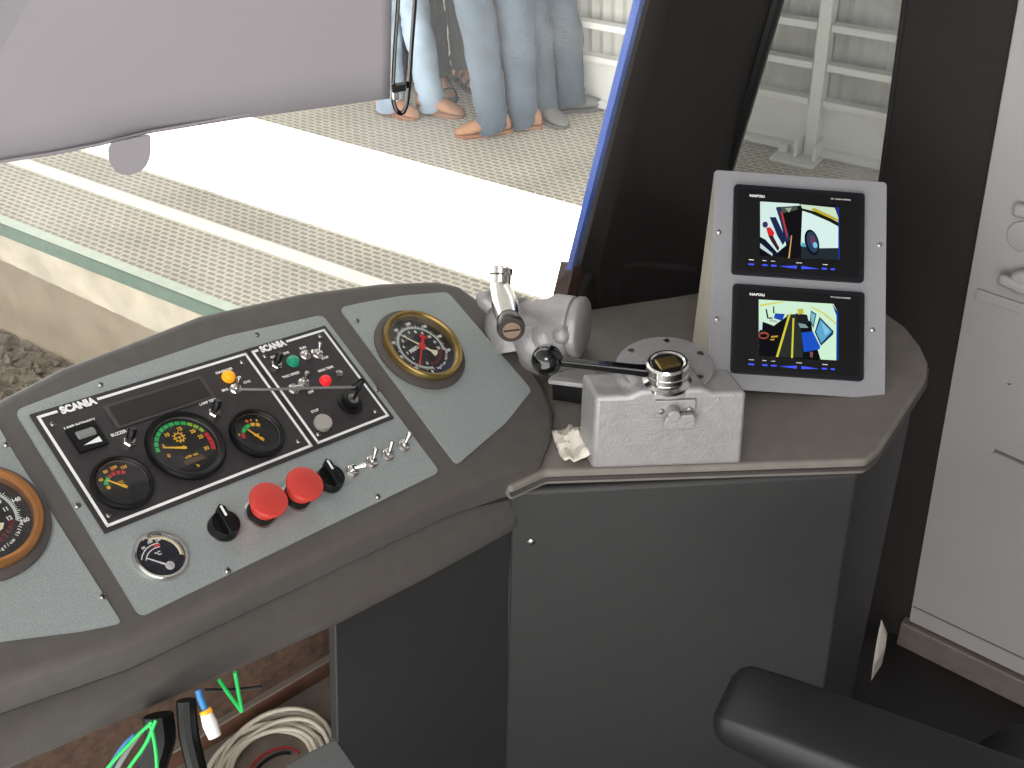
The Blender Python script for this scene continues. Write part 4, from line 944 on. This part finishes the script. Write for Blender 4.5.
# hem: a folded band along the bottom edge
b = MB(); b.tube([BF.P(x, y + .003, .0) for x, y in cols], 0.0011, BLIND, smooth=False, seg=8); b.build('hem', bl)
tb_ = [BF.uv(x, y, .004) for x, y in ((108, 143), (150, 134), (151, 140), (150, 158), (144, 169), (130, 175), (117, 173), (108, 160))]
b = MB(); b.prism(fillet(tb_, .01), .0035, .0055, BLIND, BF.m); b.build('pull_tab', bl, smooth=0, label='rounded pull tab')
cr0 = root('cord_loop', BF.P(.02, 0, .0), 'black cord loop with hook hanging at the edge of the blind', 'cord')
pts = [BF.P(*BF.uv(x, y, -.01), -.01) for x, y in ((401, -60), (398, 0), (394, 60), (393, 95), (396, 109), (401, 113), (405, 109), (408, 95), (412, 40), (415, -2), (418, -60))]
b = MB(); b.tube(pts, .0022, BLKG, seg=10); b.build('cord', cr0)
a_ = BF.uv(397, 87, -.01); b = MB(); b.box((-.006, -.003, -.003), (.007, .003, .006), BLK, BF.at(a_[0], a_[1], -.01)); b.build('clip', cr0, bevel=.001)
a_ = BF.uv(395, 94, -.01); b = MB(); b.box((-.003, -.005, -.002), (.003, .005, .003), CHROME, BF.at(a_[0], a_[1], -.01)); b.build('buckle', cr0, bevel=.001)

# ================================================================== UNDER THE CONSOLE
wb = MB()
# back board parallel to the left panel, set behind
hb = V((pd.x, pd.y, 0)).normalized(); nb = V((pn.x, pn.y, 0)).normalized()
pb = A0 - nb * .16
BB = Frame(-hb, V((0, 0, 1)), V((pb.x, pb.y, 0)))
wb.box((-.75, 0, -.012), (.15, .70, 0), WOOD, BB.m); o = wb.build('backing_board', smooth=0); tag(o, 'dark brown board behind the cables under the console', 'board')
e_ = [BB.uv(200, 745, .02), BB.uv(336, 664, .02)]
dd = V((e_[1][0] - e_[0][0], e_[1][1] - e_[0][1])).normalized()
MBT = BB.at(e_[0][0], e_[0][1], 0, math.atan2(dd.y, dd.x))
wb = MB(); wb.box((-.4, -.030, 0), (.35, -.0035, .007), WOOD2, MBT); wb.box((-.4, -.0035, 0), (.35, 0, .008), mat('aluminium_edge', (150, 140, 130), .5, .3), MBT); tag(wb.build('wooden_batten', smooth=0), 'reddish brown batten with pale edge under the console', 'batten')
sh = MB(); zs_ = .0
fz_ = BB.at(e_[0][0], e_[0][1] - .03, 0, math.atan2(dd.y, dd.x)); sh.box((-.4, -.006, 0), (.35, 0, .14), DUST, fz_); tag(sh.build('cable_shelf', smooth=0), 'dusty grey shelf holding the coiled cable', 'shelf')
sm = sh
SH = Frame((fz_.to_3x3() @ V((1, 0, 0))), (fz_.to_3x3() @ V((0, 0, 1))), fz_.translation)
if SH.n.z < 0: SH = Frame(SH.u, -SH.v, SH.o)
# cable coil
q = SH.uv(272, 764, .01); rngc = random.Random(5)
b = MB()
for k in range(9):
    R = .064 - .004 * (k % 5) + rngc.uniform(-.003, .003); ox, oy = rngc.uniform(-.012, .012), rngc.uniform(-.008, .008); pts = []
    for i in range(17):
        t = 2 * math.pi * i / 16; pts.append(SH.P(q[0] + ox + R * 1.15 * math.cos(t), q[1] + oy + R * math.sin(t), .006 + .006 * (k // 3) + .003 * math.sin(t * 2 + k)))
    b.tube(pts, .0032, CREAM, seg=8)
tag(b.build('cable_coil', smooth=60), 'coil of cream cable lying under the console', 'cable')
b = MB(); pts = [SH.P(q[0] + .033 * math.cos(t), q[1] - .008 + .026 * math.sin(t), .010) for t in [i * .35 for i in range(14)]]; b.tube(pts, .0018, RCAB, seg=8); tag(b.build('red_wire'), 'dark red wire curled inside the cream coil', 'wire')
b = MB(); pts = [SH.P(q[0] + .028 * math.cos(t), q[1] - .012 + .02 * math.sin(t), .012) for t in [.5 + i * .35 for i in range(14)]]; b.tube(pts, .0022, BLK, seg=8); tag(b.build('black_wire'), 'black wire curled inside the cream coil', 'wire')
def hang(pts, t, r, m, name, label, cat='wire'):
    b = MB(); b.tube([at(x, y, tt) for (x, y), tt in zip(pts, t if isinstance(t, (list, tuple)) else [t] * len(pts))], r, m, seg=10); o = b.build(name); 
    return tag(o, label, cat)
TH = 1.0
GR = 'green wires hanging under the console'
hang([(219, 680), (228, 693), (242, 712)], [.99, 1.0, 1.0], .0018, GCAB, 'green_wire', 'short green wire sloping down to the sharp bend', 'wire')['group'] = GR
hang([(235, 672), (238, 690), (242, 712)], [.99, 1.0, 1.0], .0018, GCAB, 'green_wire', 'short green wire dropping straight to the sharp bend', 'wire')['group'] = GR
for i, (pp_, la) in enumerate((([(152, 722), (135, 738), (105, 772), (95, 800)], 'leftmost green wire of the bundle at the lower left'), ([(156, 720), (145, 745), (125, 775), (120, 800)], 'middle green wire of the bundle at the lower left'), ([(150, 722), (155, 745), (157, 770), (155, 800)], 'green wire hanging vertically in the lower left bundle'))):
    hang(pp_, .93, .0016, GCAB, 'green_wire', la)['group'] = GR
hang([(135, 735), (122, 748), (106, 775), (100, 800)], .935, .002, BCAB, 'blue_wire', 'blue wire beside the green bundle')
hang([(140, 733), (128, 750), (114, 775), (108, 800)], .94, .0022, mat('grey_cable', (140, 140, 138), .5), 'grey_wire', 'grey wire beside the green bundle')
hang([(186, 700), (189, 735), (198, 775), (203, 810)], .97, .0085, BLK, 'conduit', 'black flexible conduit hanging under the console', 'conduit')
hang([(158, 715), (160, 740), (150, 775), (148, 810)], .98, .013, BLK, 'conduit', 'thick black sleeve hanging beside the green bundle', 'conduit')
hang([(205, 690), (232, 690), (262, 687)], 1.02, .0016, BLK, 'black_wire', 'thin black wire crossing behind the green wires')
pc = root('cable_plug', at(212, 725, .97), 'white cable plug with orange ring hanging on blue wires', 'plug')
b = MB(); b.tube([at(206, 713, .97), at(210, 724, .97), at(215, 737, .97)], [.0052, .0066, .0056], WHITE, seg=16); b.build('sleeve', pc, label='white plug sleeve')
b = MB(); b.tube([at(205, 710, .97), at(207, 714, .97)], .0054, ORNG, seg=14, smooth=False); b.build('ring', pc)
b = MB(); b.tube([at(198, 690, .97), at(201, 700, .97), at(206, 711, .97)], .0030, BCAB, seg=12); b.build('lead', pc)
# floor kick box at the foot of the opening
b = MB(); kk = [onz(x, y, .25) for x, y in ((325, 768), (345, 737), (400, 800), (300, 830))]
p3 = A1 + V((0, 0, 0))
b = MB(); pts = [at(x, y, 1.07) for x, y in ((336, 738), (362, 776), (330, 800), (268, 776), (306, 753))]
b.loft([pts, [p - V((0, 0, .02)) for p in pts]], BLACKV); tag(b.build('cover_flap', smooth=0, bevel=.002), 'dusty black cover flap beside the cable coil', 'cover')

# ================================================================== DRIVER SEAT armrest
st_ = root('driver_seat', at(900, 760, 1.0) * 1.0, 'black driver seat with armrest in the lower right corner', 'seat')
AZ = .62
axis0 = onz(730, 712, AZ); axis1 = onz(968, 806, AZ); ad = (axis1 - axis0).normalized(); an = V((-ad.y, ad.x, 0)); 
if an.y < 0: an = -an
b = MB(); rings = []
def arsec(p, w, h):
    out = []
    for k in range(16):
        t = 2 * math.pi * k / 16; c_, s_ = math.cos(t), math.sin(t); ex = .22
        out.append(p + an * (w * math.copysign(abs(c_) ** ex, c_)) + V((0, 0, h * math.copysign(abs(s_) ** ex, s_))))
    return out
Ltot = .50
for t, w, h in ((-.012, .028, .010), (-.006, .036, .018), (.004, .040, .024), (.05, .042, .027), (.15, .043, .029), (.35, .044, .030), (Ltot, .044, .030)):
    rings.append(arsec(axis0 + ad * t + an * .012, w, h))
b.loft(rings, BLACKV); b.build('armrest', st_, smooth=70, label='black padded armrest')
sc0 = onz(985, 765, .45)
b = MB(); rings = []
sp_ = onz(1010, 742, .50) + V((.18, -.20, 0))
for z, s_ in ((.36, .22), (.38, .235), (.46, .24), (.49, .23), (.50, .20)):
    rings.append([V((sp_.x, sp_.y, z)) + V((x_ , y_, 0)) for x_, y_ in rrect(-s_, -s_, s_, s_, .08)])
b.loft(rings, BLACKV); b.build('seat_cushion', st_, smooth=60)
b = MB(); b.lathe([(.14, 0), (.14, .02), (.05, .04), (.05, .36)], BLK, Matrix.Translation((sp_.x, sp_.y, 0)), 32); b.build('pedestal', st_)
b = MB(); q_ = axis0 + ad * .45; b.tube([V((q_.x, q_.y, AZ - .02)), V((q_.x + .01, q_.y - .02, .50)), V((sp_.x - .15, sp_.y - .05, .40))], .018, BLK); b.build('armrest_bracket', st_)

# ================================================================== PEOPLE
SKIN = mat('skin', (190, 135, 110), .6, 0, .05, 10)
HAIR = mat('dark_hair', (35, 26, 22), .7)
def skinmesh(name, verts, edges, radii, m, parent, rootv=0, sub=2, disp=0, label=None, seed=0):
    me = bpy.data.meshes.new(name); o_ = V(parent.location)
    me.from_pydata([V(p) - o_ for p in verts], edges, []); o = bpy.data.objects.new(name, me); COL.objects.link(o)
    sk = o.modifiers.new('skin', 'SKIN'); sk.use_smooth_shade = True
    for i, r in enumerate(radii):
        d = me.skin_vertices[0].data[i]; d.radius = r if isinstance(r, tuple) else (r, r); d.use_root = (i == rootv)
    s_ = o.modifiers.new('sub', 'SUBSURF'); s_.levels = s_.render_levels = sub
    dg = bpy.context.evaluated_depsgraph_get(); m2 = bpy.data.meshes.new_from_object(o.evaluated_get(dg)); bpy.data.objects.remove(o)
    if disp:
        for v in m2.vertices:
            p = v.co; w = noise.noise(V((p.x * 9, p.y * 9, p.z * 16 + seed))) + .6 * noise.noise(V((p.x * 16, p.y * 16, p.z * 34 + seed)))
            v.co = p + v.normal * w * disp
    m2.materials.clear(); m2.materials.append(m)
    for p in m2.polygons: p.use_smooth = True
    o = bpy.data.objects.new(name, m2); COL.objects.link(o); o.parent = parent
    if label: o['label'] = label
    return o
def person(name_label, feet, knees, hips, heads, jeans, shirt, shoe, soles, facing, seed, sandals=False, trz=.03, hemr=.075, kner=.082):
    """feet: two ankle ground points; facing: unit vector per foot"""
    base = (feet[0] + feet[1]) / 2; pr_ = root('person', (base.x, base.y, ZP), name_label, 'person')
    up = V((0, 0, 1)); hz_ = .93; hc = (hips[0] + hips[1]) / 2
    sdir = (hips[1] - hips[0]).normalized(); fdir = facing[2]
    ank = [V((f.x, f.y, ZP + .085)) for f in feet]
    chest = hc + up * .42; neck = hc + up * .60; head = hc + up * .74
    sh0, sh1 = neck - sdir * .18 - up * .06, neck + sdir * .18 - up * .06
    vs = [hc, hips[0], knees[0], ank[0], hips[1], knees[1], ank[1], chest, neck, head, head + up * .09]
    ed = [(0, 1), (1, 2), (2, 3), (0, 4), (4, 5), (5, 6), (0, 7), (7, 8), (8, 9), (9, 10)]
    rd = [.09, .06, .035, .024, .06, .035, .024, .12, .05, .085, .07]
    for k, s_ in enumerate((sh0, sh1)):
        b_ = len(vs); el = s_ - up * .28 + fdir * .02; wr = s_ - up * .50 + fdir * .10; hn = wr - up * .07 + fdir * .02
        vs += [s_, el, wr, hn]; ed += [(7, b_), (b_, b_ + 1), (b_ + 1, b_ + 2), (b_ + 2, b_ + 3)]; rd += [.05, .038, .026, .022]
        for q_ in range(4):
            vs.append(hn + fdir * (-.024 + .016 * q_) - up * (.06 + .008 * (q_ in (1, 2)))); ed.append((b_ + 3, len(vs) - 1)); rd.append(.008)
        vs.append(hn + fdir * .045 - up * .02); ed.append((b_ + 3, len(vs) - 1)); rd.append(.009)
    for k in range(2):
        toe = V((feet[k].x, feet[k].y, ZP + .035)) + facing[k] * .10; vs.append(toe); ed.append((3 if k == 0 else 6, len(vs) - 1)); rd.append(.016)
    skinmesh('body', vs, ed, rd, SKIN, pr_)
    # trousers
    tb2 = MB()
    for k in range(2):
        top_ = hips[k] + up * .02; kn = knees[k]; hm = ank[k] - V((0, 0, trz)); rings = []
        for i in range(41):
            t = i / 40
            if t < .48: q = t / .48; c_ = top_.lerp(kn, q); rr = .105 + (kner - .105) * q
            else: q = (t - .48) / .52; c_ = kn.lerp(hm, q); rr = kner + (hemr - kner) * q
            bend = math.exp(-((t - .48) / .05) ** 2) * .006
            ring = []
            for j in range(26):
                a = 2 * math.pi * j / 26; dr = V((math.cos(a), math.sin(a), 0)); p = c_ + dr * rr
                w = .012 * noise.noise(V((p.x * 9, p.y * 9, p.z * 11 + seed))) + .006 * noise.noise(V((p.x * 14, p.y * 14, p.z * 40 + seed)))
                if t > .8: w += .006 * math.sin(t * 110 + a * 1.0 + seed) * (t - .8) / .2
                ring.append(p + dr * (w + bend * math.sin(a * 3)) + up * ((.012 * math.sin(a + seed)) if i == 40 else 0))
            rings.append(ring)
        tb2.loft(rings, jeans, caps=False)
    rings = []
    for z, a_, b_ in ((-.10, .10, .09), (-.03, .175, .12), (.05, .18, .125), (.14, .165, .115)):
        rings.append([hc + up * z + sdir * (a_ * math.cos(a)) + up.cross(sdir) * (b_ * math.sin(a)) for a in [2 * math.pi * j / 26 for j in range(26)]])
    tb2.loft(rings, jeans); tb2.build('trousers', pr_, smooth=70)
    vs = [hc + up * .06, hc + up * .25, chest, neck - up * .05, sh0, sh0 - up * .2, sh1, sh1 - up * .2]; ed = [(0, 1), (1, 2), (2, 3), (2, 4), (4, 5), (2, 6), (6, 7)]
    skinmesh('shirt', vs, ed, [.15, .145, .155, .07, .075, .07, .075, .07], shirt, pr_, disp=.008, seed=seed)
    hb_ = MB(); hb_.ball(head + up * .055 - fdir * .012, .105, HAIR, sx=.95, sy=.95, sz=.95); hb_.build('hair', pr_)
    fb = MB(); e_c = head + up * .03 + fdir * .088
    for s_ in (-1, 1): fb.ball(e_c + sdir * .032 * s_, .011, WHITE)
    fb.ball(head + fdir * .10 - up * .0, .016, SKIN); fb.build('face', pr_)
    for k in range(2):
        fd_ = facing[k]; rt_ = V((fd_.y, -fd_.x, 0)); f_ = V((feet[k].x, feet[k].y, ZP)); sb = MB()
        def sec_(t, w, z0, z1): t *= .9; w *= .9; return [f_ + fd_ * t + rt_ * (w * math.cos(a)) + up * (z0 + (z1 - z0) * (.5 + .5 * math.sin(a))) for a in [2 * math.pi * j / 14 for j in range(14)]]
        if not sandals:
            sb.loft([sec_(-.095, .015, .02, .05), sec_(-.085, .034, .012, .085), sec_(-.04, .038, .012, .10), sec_(.02, .040, .012, .095), (sec_(.08, .046, .012, .075)), sec_(.14, .047, .012, .055), sec_(.18, .035, .012, .042), sec_(.195, .012, .014, .03)], shoe)
            so_ = sb.build('shoe', pr_, smooth=70)
            ob = MB(); outl = [(-.10, .02), (-.085, .036), (0, .038), (.1, .052), (.16, .046), (.195, .022), (.20, 0)]; outl = [(a * .9, b_ * .9) for a, b_ in outl]; outl = outl + [(a, -b_) for a, b_ in outl[::-1][1:]]
            ob.prism(outl, 0.0, .018, soles, frame(fd_, up.cross(fd_), up, f_)); ob.build('sole', so_, bevel=.004)
        else:
            ob = MB(); outl = [(-.10, .02), (-.085, .034), (0, .036), (.1, .046), (.15, .04), (.18, .02)]; outl = outl + [(a, -b_) for a, b_ in outl[::-1]]
            ob.prism(outl, 0.0, .022, BLK, frame(fd_, up.cross(fd_), up, f_)); so_ = ob.build('sandal', pr_, bevel=.004)
            ft = MB(); ft.loft([sec_(-.08, .026, .022, .06), sec_(-.03, .032, .022, .10), sec_(.04, .034, .022, .075), sec_(.11, .040, .022, .05), sec_(.165, .028, .022, .036)], SKIN); ft.build('foot', so_, smooth=70)
            for t_ in (.0, .045, .095): 
                st2 = MB(); top_ = .09 - .45 * t_; st2.tube([f_ + fd_ * t_ + rt_ * (.042 * math.cos(a)) + up * (.02 + (top_ - .02 + .006) * math.sin(a)) for a in [math.pi * j / 8 for j in range(9)]], .006, BLK, seg=8); st2.build('strap', so_)
    return pr_
def G(x, y): return onz(x, y, ZP)
rtv = V((1, 0, 0))
def legs(anks, kneepx, hippx, dk, dh):
    # knees/hips on rays at the person's distance: take horizontal shift from pixels, heights from the body
    out = []
    for (x, y), d_, z in zip(kneepx, dk, (0, 0)): pass
def limb(foot, kx, kz, hx, hz2, ky=0, hy=0):
    """knee and hip over a foot: kx, hx shift to the right in metres, ky, hy away from the camera"""
    return V((foot.x + kx, foot.y + ky, ZP + kz)), V((foot.x + hx, foot.y + hy, ZP + hz2))
tan = mat('tan_suede', (176, 128, 96), .8, 0, .08, 30); tansole = mat('tan_sole', (150, 104, 76), .8)
# centre, blue-grey jeans
fa, fb_ = G(493, 133), G(524, 127)
ka, ha = limb(fa, -.03, .50, -.10, .93, -.02, 0); kb_, hb2 = limb(fb_, -.02, .50, -.06, .93, -.02, 0)
person('person in loose blue grey jeans and tan shoes, standing nearest on the platform', [fa, fb_], [ka, kb_], [ha, hb2], None, denim('blue_grey_denim', (80, 93, 108)), mat('white_shirt', (210, 210, 210), .8), tan, tansole, [V((-1, -.12, 0)).normalized(), V((-.97, .2, 0)).normalized(), V((-.7, -.7, 0))], 1, hemr=.070, kner=.082, trz=.06)
# light jeans behind the cord
fa, fb_ = G(391, 112), G(433, 112)
ka, ha = limb(fa, .03, .50, .06, .93, .02, 0); kb_, hb2 = limb(fb_, -.04, .50, -.07, .93, .0, 0)
person('person in pale faded jeans and tan shoes, behind the cord loop', [fa, fb_], [ka, kb_], [ha, hb2], None, denim('pale_denim', (150, 168, 188)), mat('grey_shirt', (140, 140, 145), .8), tan, tansole, [V((.75, -.65, 0)).normalized(), V((.85, -.5, 0)).normalized(), V((.7, -.6, 0))], 7, hemr=.066, kner=.070, trz=.055)
# dark trousers with sandals
fa, fb_ = G(443, 92), G(463, 84)
ka, ha = limb(fa, -.02, .5, -.05, .93, .03, .03); kb_, hb2 = limb(fb_, .0, .5, -.02, .93, .03, .03)
dk = mat('dark_trousers', (52, 56, 68), .9, 0, .15, 12)
person('person in dark trousers and strappy sandals, between pale and blue jeans', [fa, fb_], [ka, kb_], [ha, hb2], None, dk, mat('red_shirt', (120, 60, 60), .8), BLK, BLK, [V((.3, -1, 0)).normalized(), V((.5, -.9, 0)).normalized(), V((.2, -1, 0))], 9, sandals=True, hemr=.052, kner=.062, trz=.0)
fa, fb_ = G(403, 84), G(384, 82)
ka, ha = limb(fa, .0, .5, .0, .93, .03, .03); kb_, hb2 = limb(fb_, -.01, .5, -.02, .93, .03, .03)
person('person in grey trousers half hidden behind the pale jeans', [fa, fb_], [ka, kb_], [ha, hb2], None, mat('grey_trousers', (86, 92, 104), .9, 0, .15, 12), mat('green_shirt', (90, 110, 90), .8), mat('brown_shoe', (150, 90, 75), .7), BLK, [V((-.5, -1, 0)).normalized(), V((-.5, -.9, 0)).normalized(), V((-.2, -1, 0))], 12, hemr=.052, kner=.06, trz=.03)
# striding jeans at the right
fa, fb_ = G(542, 118), G(570, 111)
ka, ha = limb(fa, -.02, .50, -.04, .93, -.0, 0); kb_, hb2 = limb(fb_, -.02, .42, -.17, .93, -.02, 0.0)
person('person in dark blue grey jeans with legs apart, beside the white fence', [fa, fb_], [ka, kb_], [ha, hb2], None, denim('slate_denim', (74, 86, 98)), mat('blue_shirt', (90, 110, 150), .8), mat('grey_shoe', (120, 120, 118), .8), mat('grey_sole', (95, 95, 95), .8), [V((.6, -.8, 0)).normalized(), V((.9, .1, 0)).normalized(), V((.9, -.2, 0))], 15, hemr=.072, kner=.082, trz=.05)
